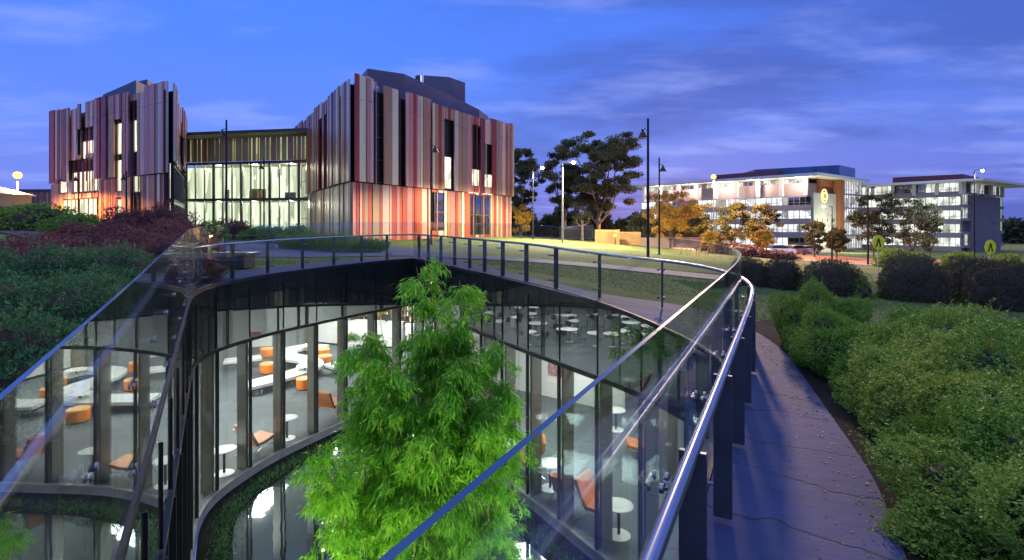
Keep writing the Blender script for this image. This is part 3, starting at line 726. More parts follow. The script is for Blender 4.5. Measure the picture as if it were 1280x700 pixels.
# fallen leaves on the path
n = 420; u = RNG.random(n); py_ = .8 + 8 * u; ex = np.interp(py_, [0.5, 2.9, 4.5, 6.2, 7.8, 9.6], [1.45, 2.3, 2.95, 3.5, 3.98, 4.2]); px_ = ex - RNG.exponential(.22, n)
P_ = np.stack([px_, py_, gv(px_, py_) + .034], 1); a_ = RNG.random(n) * 6.28; Dv = np.stack([np.cos(a_), np.sin(a_), RNG.normal(size=n) * .12], 1); Nv = unit(np.array([0, 0, 1.0])[None] + RNG.normal(size=(n, 3)) * .2)
M['litter'] = leafmat('fallen_leaves', [(.05, .03, .015), (.14, .08, .03), (.22, .16, .05)], trans=0)
o = leaves('leaf_litter', P_, Dv, Nv, RNG.uniform(.018, .04, n), RNG.uniform(.01, .02, n), M['litter']); o['kind'] = 'stuff'
# short grass blades on the near lawn
def lawn_patch(n, poly_px, hmin=.03, hmax=.07):
    pts = []
    (x0, x1, y0, y1) = poly_px
    X = RNG.uniform(x0, x1, n); Y = RNG.uniform(y0, y1, n); return X, Y
X = []; Y = []
for (x0, x1, y0, y1, n) in [(4.7, 17, 9.6, 15.5, 60000), (-12, -2, 17.5, 21.5, 16000), (-1, 9, 12, 20, 26000)]:
    X.append(RNG.uniform(x0, x1, n)); Y.append(RNG.uniform(y0, y1, n))
X = np.concatenate(X); Y = np.concatenate(Y)
# keep clear of path and void
bp_ = np.array([[p.x, p.y] for p in ring(.0, .4)])
def ins(X, Y, poly):
    c = np.zeros(len(X), bool); n = len(poly); j = n - 1
    for i in range(n):
        xi, yi = poly[i]; xj, yj = poly[j]
        cond = ((yi > Y) != (yj > Y)) & (X < (xj - xi) * (Y - yi) / (yj - yi + 1e-12) + xi); c ^= cond; j = i
    return c
def dist_ring(X, Y, pts):
    res = np.full(len(X), 1e9)
    for p in pts: res = np.minimum(res, (X - p[0]) ** 2 + (Y - p[1]) ** 2)
    return np.sqrt(res)
keep = ~ins(X, Y, bp_) & (dist_ring(X, Y, bp_) > 1.6)
cp_ = [(-16, 19.5), (-11.6, 20.3), (-7.8, 21.6), (-5, 23.2), (-1.6, 21.2), (1.9, 19.8), (6, 16.8), (9, 15), (13, 14.2), (18, 14), (19, 15.8), (14, 16), (10.5, 17), (7.3, 19), (2.2, 22.2), (-4, 27.5), (-7, 33), (-13, 34), (-22, 34)]
keep &= ~ins(X, Y, cp_)
X = X[keep]; Y = Y[keep]; n = len(X); P_ = np.stack([X, Y, gv(X, Y)], 1)
Dv = unit(np.stack([RNG.normal(size=n) * .45, RNG.normal(size=n) * .45, np.ones(n)], 1)); Nv = unit(np.cross(Dv, rdir(n)))
M['leaf_grass'] = leafmat('grass_blades', [(.08, .15, .06), (.15, .24, .09), (.25, .3, .12)], trans=.2)
o = leaves('lawn_grass', P_, Dv, Nv, RNG.uniform(.03, .075, n), .008 * np.ones(n) + .004, M['leaf_grass'], bend=.2); o['kind'] = 'stuff'

# ------------------------------------------------------------------ trees
def tree(name, label, px, z, top_px, width_px, mat, trunk_h=.3, nclump=40, per=220, leaf=.3, flat=.55, bark='bark_d', forks=5, tr=.25, group=None, seed=1, cl=1.0, dens=1.0, lean=0):
    rnd = random.Random(seed); x, y = P(px, z); z0 = g(x, y); H = (HY - top_px) / F * z + EYE - z0; Wd = width_px / F * z / 2
    r = thing(name, label, 'tree', (x, y, z0), group=group)
    mb = MB(); cents = []
    tip = Vector((lean * H, 0, H * (trunk_h + .12)))
    mb.tube([(0, 0, -.2), (lean * H * .3, 0, H * trunk_h * .5), tip * .8, tip], [tr, tr * .8, tr * .62, tr * .5], 8)
    for i in range(forks):
        a = 2 * PI * i / forks + rnd.uniform(-.4, .4); st = Vector((lean * H * .6, 0, H * trunk_h * rnd.uniform(.6, 1.1)))
        e = Vector((math.cos(a) * Wd * rnd.uniform(.4, .75), math.sin(a) * Wd * rnd.uniform(.4, .75), H * rnd.uniform(.55, .88)))
        m1 = st.lerp(e, .45) + Vector((math.cos(a) * Wd * .1, math.sin(a) * Wd * .1, -H * .03)); m2 = st.lerp(e, .75) + Vector((rnd.uniform(-1, 1), rnd.uniform(-1, 1), 0)) * Wd * .08
        mb.tube([st, m1, m2, e], [tr * .5, tr * .36, tr * .24, tr * .1], 6)
        for k in range(3):
            s0 = (m1, m2, e)[k]; e2 = s0 + Vector((rnd.uniform(-1, 1), rnd.uniform(-1, 1), rnd.uniform(.1, .6))) * Wd * .4
            mb.tube([s0, s0.lerp(e2, .5) + Vector((0, 0, -.1)), e2], [tr * .22, tr * .14, tr * .05], 5); cents.append(e2)
        cents.append(e)
    mb.build('trunk', M[bark], r)
    while len(cents) < nclump:
        a = rnd.uniform(0, 2 * PI); u = rnd.random() ** .6; zz = rnd.uniform(trunk_h + .05, .97)
        prof = math.sin(PI * min(1, (1 - zz) / (1 - trunk_h) * .8 + .12)) ** .6
        cents.append(Vector((math.cos(a) * Wd * u * prof, math.sin(a) * Wd * u * prof, H * zz)))
    PP = []; DD = []; NN = []; 
    for c in cents:
        rr = Wd * rnd.uniform(.16, .3) * cl; n = int(per * dens * rnd.uniform(.6, 1.3))
        d = rdir(n); q = d * (rr * RNG.random(n)[:, None] ** .45); q[:, 2] *= flat; q += np.array(c)
        PP.append(q); dd = unit(RNG.normal(size=(n, 3)) + np.array([0, 0, -.5])); DD.append(dd); NN.append(unit(np.cross(dd, rdir(n))))
    PP = np.concatenate(PP); DD = np.concatenate(DD); NN = np.concatenate(NN); n = len(PP)
    PP[:, 2] = np.maximum(PP[:, 2], .2)
    leaves('crown', PP, DD, NN, leaf * (.7 + .6 * RNG.random(n)), leaf * .42 * np.ones(n), mat, r); return r
tree('gum_tree', 'tall broad gum tree with pale trunks in the middle, behind the lit lamp', 748, 86, 165, 116, M['leaf_gum'], .26, 120, 400, .4, .45, 'bark', 8, .42, 'gum trees on the skyline', 3, .72)
tree('gum_tree', 'gum tree leaning left behind the lit lamp, lower than the tall one', 706, 90, 188, 60, M['leaf_gum'], .32, 50, 260, .42, .5, 'bark', 5, .3, 'gum trees on the skyline', 8)
tree('gum_tree', 'gum tree directly right of the library wing', 650, 92, 184, 56, M['leaf_gum'], .2, 65, 280, .42, .55, 'bark', 5, .32, 'gum trees on the skyline', 5)
tree('pale_tree', 'small forked tree with white limbs below the tall gum tree', 728, 78, 252, 34, M['leaf_gum'], .4, 8, 60, .3, .5, 'bark', 4, .22, None, 21)
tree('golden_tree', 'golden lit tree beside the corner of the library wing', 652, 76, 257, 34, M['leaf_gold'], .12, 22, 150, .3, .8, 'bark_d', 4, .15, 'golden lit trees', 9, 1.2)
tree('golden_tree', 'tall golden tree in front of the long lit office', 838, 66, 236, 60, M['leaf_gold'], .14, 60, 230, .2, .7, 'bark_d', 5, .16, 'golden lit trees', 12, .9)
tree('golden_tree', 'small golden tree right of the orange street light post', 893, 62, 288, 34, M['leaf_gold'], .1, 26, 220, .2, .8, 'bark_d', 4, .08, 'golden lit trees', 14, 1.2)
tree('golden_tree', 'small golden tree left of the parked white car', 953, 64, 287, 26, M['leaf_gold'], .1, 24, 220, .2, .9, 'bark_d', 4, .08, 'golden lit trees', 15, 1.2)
tl = [(806, 74, 262, 40, 'dark tree left of the tall golden tree'), (868, 92, 252, 50, 'dark wispy tree right of the golden tree, before the office'), (915, 88, 254, 52, 'dark spreading tree before the left office, left of the middle'), (950, 84, 256, 48, 'dark spreading tree before the left office, close to the emblem'),
      (1018, 74, 275, 26, 'small dark tree below the pale wall with the golden emblem'), (1046, 78, 282, 26, 'small dark tree right of the slim lamp post before the pale wall'), (1092, 72, 240, 56, 'large dark tree before the join between the two offices'), (1140, 76, 246, 58, 'large dark tree before the window bands of the right office'), (1163, 82, 268, 26, 'short dark tree at the end of the window bands')]
for i, (px, z, t, w, lab) in enumerate(tl):
    tree('dark_tree', lab, px, z, t, w, M['leaf_tree'], .18, 48, 190, .32, .6, 'bark_d', 5, .13, 'dark trees before the offices', 30 + i, .95, .9)
for i, (px, z, w, h, k, lab) in enumerate([(1120, 50, 1.7, 1.9, 'leaf_lime', 'lime green shrub right of the left yellow sign'), (1140, 52, 1.5, 1.6, 'leaf_lime', 'lime green shrub under the large dark tree'), (1198, 50, 1.4, 1.8, 'leaf_lime', 'lime green shrub beside the slim post of the white street light'),
        (1258, 48, 1.6, 1.7, 'leaf_lime', 'lime green shrub right of the right yellow sign'), (1276, 44, 1.0, 1.2, 'leaf_lime', 'lime green shrub at the right edge'), (968, 58, 2.4, .9, 'leaf_maroon', 'low red shrub before the parked cars'), (925, 60, 3.5, 1.2, 'leaf_maroon', 'low dark red shrub before the left office'), (905, 66, 3.5, 1.3, 'leaf_maroon', 'dark red shrub right of the small golden tree')]):
    x, y = P(px, z); shrub(('far' + k, 0), FAR(M[k]), (x, y), (w, w, h), lab, 'shrub', 'shrubs by the far road')
# far woods that read as one mass
def woods(name, x0, x1, y0, y1, h0, h1, n, mat, leaf=.7):
    X = RNG.uniform(x0, x1, n); Y = RNG.uniform(y0, y1, n)
    top = (h0 + (h1 - h0) * (X - x0) / (x1 - x0)) * (.72 + .28 * np.sin(X * .55 + 1.3) * np.sin(X * .23) + .12 * np.sin(X * 1.9))
    Z = top * RNG.random(n) ** .7; P_ = np.stack([X, Y, gv(X, Y) + Z], 1); Dv = rdir(n); Nv = unit(np.cross(Dv, rdir(n)))
    o_ = leaves(name, P_, Dv, Nv, leaf * (.6 + RNG.random(n)), leaf * .6 * np.ones(n), mat); o_['kind'] = 'stuff'; return o_
woods('woods', -8, 42, 112, 118, 8, 8, 30000, M['leaf_tree'], .8)
woods('woods', 215, 330, 240, 250, 11, 14, 16000, M['leaf_tree'], 2.0)
woods('woods', -60, -5, 150, 155, 8, 9, 5000, M['leaf_tree'], 1.0)

# ------------------------------------------------------------------ bamboo in the courtyard
bam = thing('bamboo_clump', 'tall bright green bamboo clump rising out of the sunken courtyard', 'bamboo', (-1.32, 9.3, FL - .3)); bam.scale = (.87, .92, 1.0)
culms = [(-1.5, .3, .2, 5.2), (-.8, -.5, -.3, 5.0), (-.2, .5, .2, 6.5), (.25, 0, .1, 6.8), (.5, .5, .35, 6.3), (.9, -.3, .4, 5.1), (1.2, .1, .2, 4.4), (-1.1, .8, -.7, 5.4), (.1, -.9, -.1, 5.0), (1.2, .9, .3, 4.8), (-.5, -1.0, -.4, 4.4), (-1.7, -.5, -.5, 4.1), (1.35, -.35, .05, 3.9), (-1.9, -.9, -.2, 3.6), (-2.0, .4, -.2, 4.0), (.2, .3, -.1, 5.2), (.8, .6, .1, 5.4), (-.4, -1.3, -.1, 3.8), (.6, -1.2, .1, 4.0)]
PP = []; DD = []; tips = []
rnd = random.Random(5)
for i, (cx_, cy_, ln, h) in enumerate(culms):
    mb = MB(); pts = []; rs = []
    az = rnd.uniform(0, 6.28)
    for k in range(13):
        t = k / 12; b_ = t ** 3 * .55
        pts.append((cx_ * .78 + ln * t * .4 + math.cos(az) * b_, cy_ * .85 + math.sin(az) * b_, h * (t - .05 * t ** 4))); rs.append(.028 * (1 - t) + .005)
    mb.tube(pts, rs, 8)
    for k in range(1, 12):
        p = Vector(pts[k]); mb.lathe([(rs[k] + .001, -.012), (rs[k] + .006, 0), (rs[k] + .001, .012)], 8, tuple(p))
    mb.build('culm', M['culm'], bam)
    for b2 in range(46):
        t = rnd.uniform(.1, 1.0); f = t * 12; k = min(11, int(f)); p = Vector(pts[k]).lerp(Vector(pts[k + 1]), f - k)
        a = rnd.uniform(0, 2 * PI); L_ = rnd.uniform(.4, 1.15) * (1.15 - .62 * t)
        up = rnd.uniform(.1, .6)
        prev = p
        q = []
        for s_ in range(5):
            u = s_ / 4; q.append(p + Vector((math.cos(a) * L_ * u, math.sin(a) * L_ * u, up * L_ * u - .75 * L_ * u * u)))
        tips.append(q)
br = MB()
for q in tips: br.tube(q, [.006, .005, .004, .003, .002], 4, cap=False)
br.build('branches', M['culm'], bam)
for q in tips:
    nc = rnd.randint(6, 10)
    for c in range(nc):
        u = rnd.uniform(.25, 1.0) * 4; k = min(3, int(u)); p = q[k].lerp(q[k + 1], u - k) + Vector((rnd.gauss(0, .07), rnd.gauss(0, .07), rnd.gauss(0, .05)))
        n = rnd.randint(12, 18); out_ = Vector((q[4].x - q[0].x, q[4].y - q[0].y, 0)); out_.normalize()
        base_ = np.array([out_.x * .6, out_.y * .6, -.55])
        d = unit(base_[None] + RNG.normal(size=(n, 3)) * np.array([.75, .75, .5])); PP.append(np.array(p)[None] + RNG.normal(size=(n, 3)) * .045); DD.append(d)
PP = np.concatenate(PP); DD = np.concatenate(DD); n = len(PP)
NN = unit(np.cross(DD, unit(np.cross(DD, np.array([0, 0, 1.0])[None]) + RNG.normal(size=(n, 3)) * .35)))
leaves('foliage', PP, DD, NN, RNG.uniform(.1, .21, n), RNG.uniform(.02, .036, n), M['leaf_bamboo'], bam, bend=.25)
print('bamboo leaves', n)
# low planting along the pond edge
b0 = ring(-.6, .1); n = 9000; ii = RNG.integers(0, len(b0), n); P_ = np.array([[b0[i].x, b0[i].y, FL - .2] for i in ii]) + RNG.normal(size=(n, 3)) * np.array([.14, .14, .02])
Dv = unit(np.stack([RNG.normal(size=n) * .5, RNG.normal(size=n) * .5, np.ones(n)], 1)); Nv = unit(np.cross(Dv, rdir(n)))
o = leaves('pond_edge_groundcover', P_, Dv, Nv, RNG.uniform(.06, .2, n), .02 * np.ones(n), M['leaf_dark'], bend=.2); o['kind'] = 'stuff'
#==PART3==
# ------------------------------------------------------------------ the library: two clad wings and a glass link
PAL = [((.26, .03, .025), .3), ((.3, .05, .04), .3), ((.14, .03, .05), .3), ((.42, .17, .2), .3), ((.5, .3, .32), .3), ((.62, .5, .46), .35), ((.3, .17, .12), .35), ((.24, .19, .17), .3), ((.42, .38, .42), .28), ((.36, .06, .02), .35)]
CLAD = []
for i, (c, r_) in enumerate(PAL): gy = sum(c) / 3; c = tuple(min(.8, (q * .86 + gy * .14) * k_ + .008) for q, k_ in zip(c, (1.62, 1.34, 1.0))); CLAD.append(prin('cladding_panel_%s' % ['crimson', 'red', 'plum', 'rose', 'pink', 'cream', 'bronze', 'taupe', 'silver', 'rust'][i], c, r_ + .06, .4, .14, .5, .06, 3, stretch=(1, 1, .15)))
M['dark_void'] = prin('dark_recess', (.02, .018, .022), .3, .1, .2)
M['lit'] = emitmat('lit_room_warm', (1, .93, .68), 1.5, .55, (.9, .9, .7))
M['lit_dim'] = emitmat('dim_lit_upper_glass', (.85, .85, .45), .4, .6, (.6, .6, .4))
M['lit_w'] = emitmat('lit_room_white', (.98, 1, .7), 1.25, .6, (1.6, 1.6, .22))
M['mauve'] = prin('mauve_roof_panels', (.17, .13, .18), .4, .3, .1, .5)
M['roofdark'] = prin('dark_roof_metal', (.06, .07, .08), .4, .4, .1, .5)
M['darkglass'] = M['spandrel']; M['tan0'] = prin('tan_joinery', (.3, .22, .12), .6)
M['linkclad'] = prin('olive_link_panels', (.42, .36, .2), .4, .2, .25, .7, stretch=(1.2, 1, .2))
def face_frame(a, b_):
    a = Vector((a[0], a[1], 0)); b_ = Vector((b_[0], b_[1], 0)); L_ = (b_ - a).length; t = (b_ - a) / L_; nn = Vector((t.y, -t.x, 0)); rz = math.atan2(t.y, t.x); return a, t, nn, L_, rz
def u_px(fr, px):
    a, t, nn, L_, rz = fr; k = (px - 640) / F
    return (k * a.y - a.x) / (t.x - k * t.y)
def clad_face(root, A_, B_, zb, zs, zt, seed, weights_lo, weights_hi, gaps, lits, flip_n=1, zj=.77, steps=True, fins=True, lo=-.06):
    """cladding strips on a face from A_ to B_; outward is nn. gaps: (u0,u1,z0,z1) openings"""
    fr = face_frame(A_, B_); a, t, nn, L_, rz = fr; nn = nn * flip_n; rnd = random.Random(seed)
    if fins: gaps = [(g0 - .22, g1 + .22, y0, y1) for (g0, g1, y0, y1) in gaps]
    backing = MB(); c = a + t * L_ / 2 - nn * .35; backing.box((c.x, c.y, (zb + zt - .9) / 2), (L_ - .1, .2, zt - .9 - zb), rz); backing.build('backing_wall', M['dark_void'], root)
    # openings: lit room or dark glass behind, recessed, with a frame
    for (u0, u1, z0, z1, kind) in lits:
        c = a + t * (u0 + u1) / 2 + nn * lo
        w = MB(); w.box((c.x, c.y, (z0 + z1) / 2), (u1 - u0, .04, z1 - z0), rz)
        fo = w.build('window', M[kind], root)
        fm = MB(); c2 = a + t * (u0 + u1) / 2 + nn * (lo + .06); nbar = max(1, int((u1 - u0) / 1.1)); nz_ = max(1, int((z1 - z0) / 2.0))
        for k in range(nbar + 1):
            cc = c2 + t * ((u1 - u0) * (k / nbar - .5)); fm.box((cc.x, cc.y, (z0 + z1) / 2), (.07, .08, z1 - z0 + .1), rz)
        for k in range(nz_ + 1): fm.box((c2.x, c2.y, z0 + (z1 - z0) * k / nz_), (u1 - u0, .075, .09), rz)
        fm.build('frame', M['steel_dark'], fo)
    for tier, (z0, z1, wts, prj) in enumerate(((zb, zs, weights_lo, 0), (zs + .06, zt, weights_hi, .16))):
        mb = MB(); u = 0; last = -1; top = z1; grp = 0; gp = 0
        while u < L_ - .05:
            w = rnd.choice((.3, .38, .5, .5, .72, .9)); w = min(w, L_ - u); 
            if L_ - u - w < .25: w = L_ - u
            mid = u + w / 2
            ci = rnd.choices(range(len(PAL)), wts)[0]
            if ci == last: ci = rnd.choices(range(len(PAL)), wts)[0]
            last = ci
            if tier and grp <= 0:
                grp = rnd.randint(4, 9); top = z1 - (rnd.choice((0, .12, .25, .5)) if steps else 0); gp = rnd.choice((0, .08, .2))
            grp -= 1
            segs = [(z0, top if tier else z1)]
            for (g0, g1, y0, y1) in gaps:
                if g0 < mid < g1:
                    ns = []
                    for (s0, s1) in segs:
                        if y1 <= s0 or y0 >= s1: ns.append((s0, s1)); continue
                        if y0 > s0 + .1: ns.append((s0, y0))
                        if y1 < s1 - .1: ns.append((y1, s1))
                    segs = ns
            pr_ = .05 + prj + gp + rnd.choice((0, .03, .06, .1))
            for (s0, s1) in segs:
                cuts = [s0] + ([z0 + (z1 - z0) * zj] if tier and s0 < z0 + (z1 - z0) * zj < s1 - .2 else []) + [s1]
                for q0, q1 in zip(cuts, cuts[1:]):
                    c = a + t * mid + nn * (pr_ - .08)
                    mb.box((c.x, c.y, (q0 + q1) / 2), (w - .035, .16 + pr_ * .0, q1 - q0 - .03), rz, ci)
            u += w
        mb.build('cladding', CLAD, root)
    # recessed fins crossing the openings
    for (g0, g1, y0, y1) in gaps:
        k = g0 + .5
        while fins and k < g1 - .2:
            fin = MB(); c = a + t * k - nn * .02; fin.box((c.x, c.y, (y0 + y1) / 2), (.09, .18, y1 - y0), rz); fin.build('fin', CLAD[rnd.choice((0, 2, 3, 6, 7, 5))], root); k += rnd.choice((1.1, 1.5, 2.2))
    return fr
def z_at(y_px, dist): return EYE + (HY - y_px) / F * dist

def body(root, poly, z0, z1, mat, name): mb = MB(); mb.prism(poly, z0, z1); return mb.build(name, mat, root)
# ---- right wing
rw = thing('library_wing', 'library wing clad in red, pink and cream strips, right of the glass link', 'building', (-14.8, 48, g(-14.8, 48)))
rw.location = (0, 0, 0)
cA = (-14.8, 48.0); cB = (-.6, 71.0); cL = (-31.0, 74.5)
body(rw, [(-14.6, 49.0), (-1.6, 70.6), (-2.4, 73.2), (-6, 76), (-30, 75.6)], .1, 15.2, M['dark_void'], 'core_walls')
zb = .3; zs = 6.05; zt = 16.05
frR = face_frame(cA, cB)
def U(px): return u_px(frR, px)
gaps = [(U(467), U(476), zs, zt), (U(553), U(562), z_at(238, 60), z_at(150, 60)), (U(544), U(554), zb + 1.2, zs - .3), (U(588), U(597), 7, 14.5), (U(606), U(613), 7, 12.5), (U(590), U(611), zb + .6, zs - .2), (U(497), U(502), zs, zt)]
lits = [(U(551), U(564), z_at(236, 60), z_at(196, 60), 'lit'), (U(585), U(599), z_at(243, 65), z_at(212, 65), 'lit'), (U(603), U(616), z_at(246, 67), z_at(218, 67), 'lit'), (U(588), U(614), zb + .6, zs - .2, 'darkglass'), (U(543), U(555), zb + 1, zs - .2, 'darkglass'), (U(464), U(480), zs + .2, zt - 1, 'dark_void')]
clad_face(rw, cA, cB, zb, zs, zt, 4, [3, 3, 0, 2, 2, 5, 3, 2, 1, 3], [3, 1, 2, 6, 4, 4, 2, 2, 2, 0], gaps, lits)
# rounded end
cx_, cy_ = -2.3, 72.4; endp = [(-.6, 71.0), (-.15, 71.9), (-.25, 73.0), (-.9, 74.1), (-2.0, 74.9), (-3.6, 75.4)]
for k in range(len(endp) - 1):
    clad_face(rw, endp[k], endp[k + 1], zb, zs, zt, 40 + k, [1, 1, 1, 2, 2, 4, 3, 3, 2, 0], [1, 0, 2, 5, 4, 3, 1, 1, 3, 0], [], [], steps=False)
# left face: outward normal to the left-front
frL = face_frame(cL, cA)
def UL(px): return u_px(frL, px)
clad_face(rw, cL, cA, zb, zs, zt, 9, [0, 1, 0, 0, 0, 2, 4, 6, 5, 0], [1, 1, 3, 1, 0, 1, 3, 3, 6, 0],
          [(0.5, UL(385), zb + .3, 10), (UL(409), UL(412), zs, zt - 2), (UL(402), UL(404), zs, zt - 2)], [(0.5, UL(384), zb + .4, 5.3, 'lit_w'), (.5, UL(384), 5.8, 10, 'lit_w')])
# roof volume, plant box
mb = MB(); c5 = [(-15.0, 54.0), (-11.5, 55.4), (-7.6, 61.0), (-4.2, 66.8), (-3.2, 70), (-3.6, 72.6), (-6, 74.8), (-10, 75), (-22, 66)]
mb.prism(c5, 12, [18.35, 18.2, 17.55, 16.95, 16.75, 16.6, 16.6, 16.8, 18.0]); mb.build('roof', M['mauve'], rw)
mb = MB(); mb.prism([(-10.9, 64.2), (-7.8, 64.0), (-6.0, 66.6), (-8.6, 67.5)], 17, [20.6, 20.35, 20.35, 20.6]); mb.build('plant_box', M['mauve'], rw)
mb = MB(); mb.prism([(-11.9, 64.0), (-11.2, 63.6), (-11.2, 64.4)], 17.0, 20.5); mb.build('vent_fin', M['roofdark'], rw)
mb = MB(); mb.prism([(-15.25, 54.4), (-14.6, 52.6), (-13.7, 53.6)], 12, [18.3, 15.9, 16.2]); mb.build('glass_gable', M['darkglass'], rw)
# ---- left wing
lw = thing('library_wing', 'dark red and bronze clad library wing with lit slots, left of the glass link', 'building')
dA = (-56.6, 64.0); dB = (-33.2, 50.4); dC = (-43.5, 69.0)
body(lw, [(-55.8, 64.6), (-33.8, 51.6), (-43.6, 69.4), (-54, 76)], .6, 14.6, M['dark_void'], 'core_walls')
zb2 = 1.2; zs2 = 7.1; zt2 = 16.05
frD = face_frame(dA, dB)
def UD(px): return u_px(frD, px)
def zD(y, px):
    u = UD(px); y0 = frD[0].y + frD[1].y * u; return z_at(y, y0)
gaps = [(UD(146), UD(154), zD(240, 150), zD(150, 150)), (UD(166), UD(174), zD(272, 170), zD(126, 170)), (UD(91), UD(122), zD(242, 100), zD(200, 100)), (UD(100), UD(120), zs2 + 3, zt2 - 3), (UD(75), UD(84), zD(242, 80), zD(224, 80)),
        (UD(78), UD(122), zD(270, 100), zD(248, 100)), (UD(145), UD(153), zD(274, 150), zD(247, 150)), (UD(107), UD(111), zs2, zt2)]
lits = [(UD(146), UD(154), zD(193, 150), zD(154, 150), 'lit_w'), (UD(146), UD(154), zD(239, 150), zD(200, 150), 'lit_w'), (UD(167), UD(173), zD(190, 170), zD(150, 170), 'lit_w'), (UD(167), UD(173), zD(240, 170), zD(220, 170), 'lit_w'), (UD(91), UD(122), zD(240, 100), zD(215, 100), 'lit'),
        (UD(104), UD(122), zD(198, 110), zD(176, 110), 'lit'), (UD(75), UD(84), zD(241, 80), zD(226, 80), 'lit'), (UD(79), UD(122), zD(269, 100), zD(249, 100), 'lit_w'), (UD(145), UD(153), zD(273, 150), zD(249, 150), 'lit_w')]
clad_face(lw, dA, dB, zb2, zs2, zt2, 17, [1, 1, 2, 2, 0, 1, 5, 6, 2, 0], [4, 1, 4, 3, 1, 1, 5, 4, 2, 0], gaps, lits)
frC = face_frame(dB, dC)
clad_face(lw, dB, dC, zb2, zs2, zt2, 23, [0, 0, 1, 0, 0, 2, 3, 4, 4, 0], [0, 0, 3, 1, 0, 0, 3, 4, 6, 0], [(0, 20, zb2, zs2 + 1.2), (8, 14, zs2 + 2, 12.5)], [(.3, 10, zb2 + .2, 4.3, 'lit_w'), (.3, 10, 4.7, zs2 + 1, 'lit_w'), (10.4, 20.5, zb2 + .2, 4.3, 'lit'), (10.4, 20.5, 4.7, zs2 + 1, 'lit'), (9, 13, zs2 + 3, 12, 'lit')], fins=False, lo=.04)
mb = MB(); mb.prism([(-47.2, 60.0), (-40.2, 55.6), (-41.5, 60), (-48, 65)], 13.5, [17.15, 17.6, 17.8, 17.1]); mb.build('roof', M['roofdark'], lw)
mb = MB(); mb.prism([(-44.5, 60.5), (-41.0, 58.5), (-42, 62)], 15, [18.6, 18.5, 18.4]); mb.build('plant_box', M['roofdark'], lw)
# ---- glass link: real glass wall, floor slabs and lit back wall behind
lk = thing('glass_link', 'two storey lit glass link with a flat dark roof between the clad library wings', 'building')
lA = (-43.3, 69.2); lB = (-25.8, 66.0); frK = face_frame(lA, lB); a, t, nn, L_, rz = frK
zk0 = .9; zmid = 5.45; zk1 = 10.2; zk2 = 13.4
mb = MB(); c = a + t * L_ / 2 - nn * 2.6; mb.box((c.x, c.y, 14.0), (L_ + 4, 8.0, .35), rz); mb.build('roof', M['roofdark'], lk)
mb = MB()
for z, h in ((zk0 - .2, .4), (zmid, .4), (zk1 + .1, .3)): c = a + t * L_ / 2 - nn * 2.6; mb.box((c.x, c.y, z), (L_, 4.6, h), rz)
mb.build('floor_slab', M['coping_c'], lk)
mb = MB(); c = a + t * L_ / 2 - nn * 4.6; mb.box((c.x - 1.5, c.y, (zk0 + zk1) / 2), (L_ + 5, .2, zk1 - zk0), rz)
mb.build('lit_back_wall', M['lit_w'], lk)
rnd = random.Random(3); mb = MB()
for k in range(9):
    u = rnd.uniform(.6, L_ - .6); z = rnd.choice((zk0, zmid + .2)); h = rnd.choice((.8, 1.1, 1.4)); w = rnd.uniform(.5, 1.6); c = a + t * u - nn * rnd.uniform(1.8, 4.2)
    mb.box((c.x, c.y, z + h / 2), (w, .3, h), rz, rnd.choice((0, 1, 2)))
mb.build('interior_shelves', [M['roadlight'], M['coping_c'], M['tan0']], lk)
for u in (L_ * .2, L_ * .5, L_ * .8):
    for z in (zmid - .5, zk1 - .4):
        c = a + t * u - nn * 1.6; l = D.lights.new('link_light', 'POINT'); l.energy = 260; l.color = (1, .95, .75); l.shadow_soft_size = .3; lo = D.objects.new('link_light', l); link(lo, lk); lo.location = (c.x, c.y, z)
nb = 13
for k in range(nb):
    u0 = L_ * k / nb + .05; u1 = L_ * (k + 1) / nb - .05
    for z0, z1 in ((zk0, zmid - .2), (zmid + .2, zk1)):
        w = MB(); c = a + t * (u0 + u1) / 2; w.box((c.x, c.y, (z0 + z1) / 2), (u1 - u0, .02, z1 - z0), rz); w.build('window_pane', M['pane'], lk)
mb = MB()
for k in range(nb + 1):
    c = a + t * (L_ * k / nb) + nn * .02; mb.box((c.x, c.y, (zk0 + zk1) / 2), (.09 if k % 3 else .28, .22, zk1 - zk0), rz)
for z in (zk0, zmid, zk1): c = a + t * L_ / 2 + nn * .0; mb.box((c.x, c.y, z), (L_, .18, .3), rz)
mb.build('frame', M['mullion'], lk)
mb = MB(); rnd = random.Random(8); u = 0
while u < L_ - .3:
    w = rnd.choice((.45, .6, .9)); c = a + t * (u + w / 2) + nn * rnd.choice((.3, .36, .4)); mb.box((c.x, c.y, (zk1 + zk2) / 2 + .15), (w - rnd.choice((.04, .15, .3)), .08, zk2 - zk1 - .1), rz, rnd.choice((6, 7, 7, 10, 10, 10))); u += w
mb.build('upper_cladding', CLAD + [M['linkclad']], lk)
mb = MB(); c = a + t * L_ / 2 - nn * .4; mb.box((c.x, c.y, (zk1 + zk2) / 2 + .2), (L_, .5, zk2 - zk1 - .3), rz); mb.build('upper_wall', M['lit_dim'], lk)

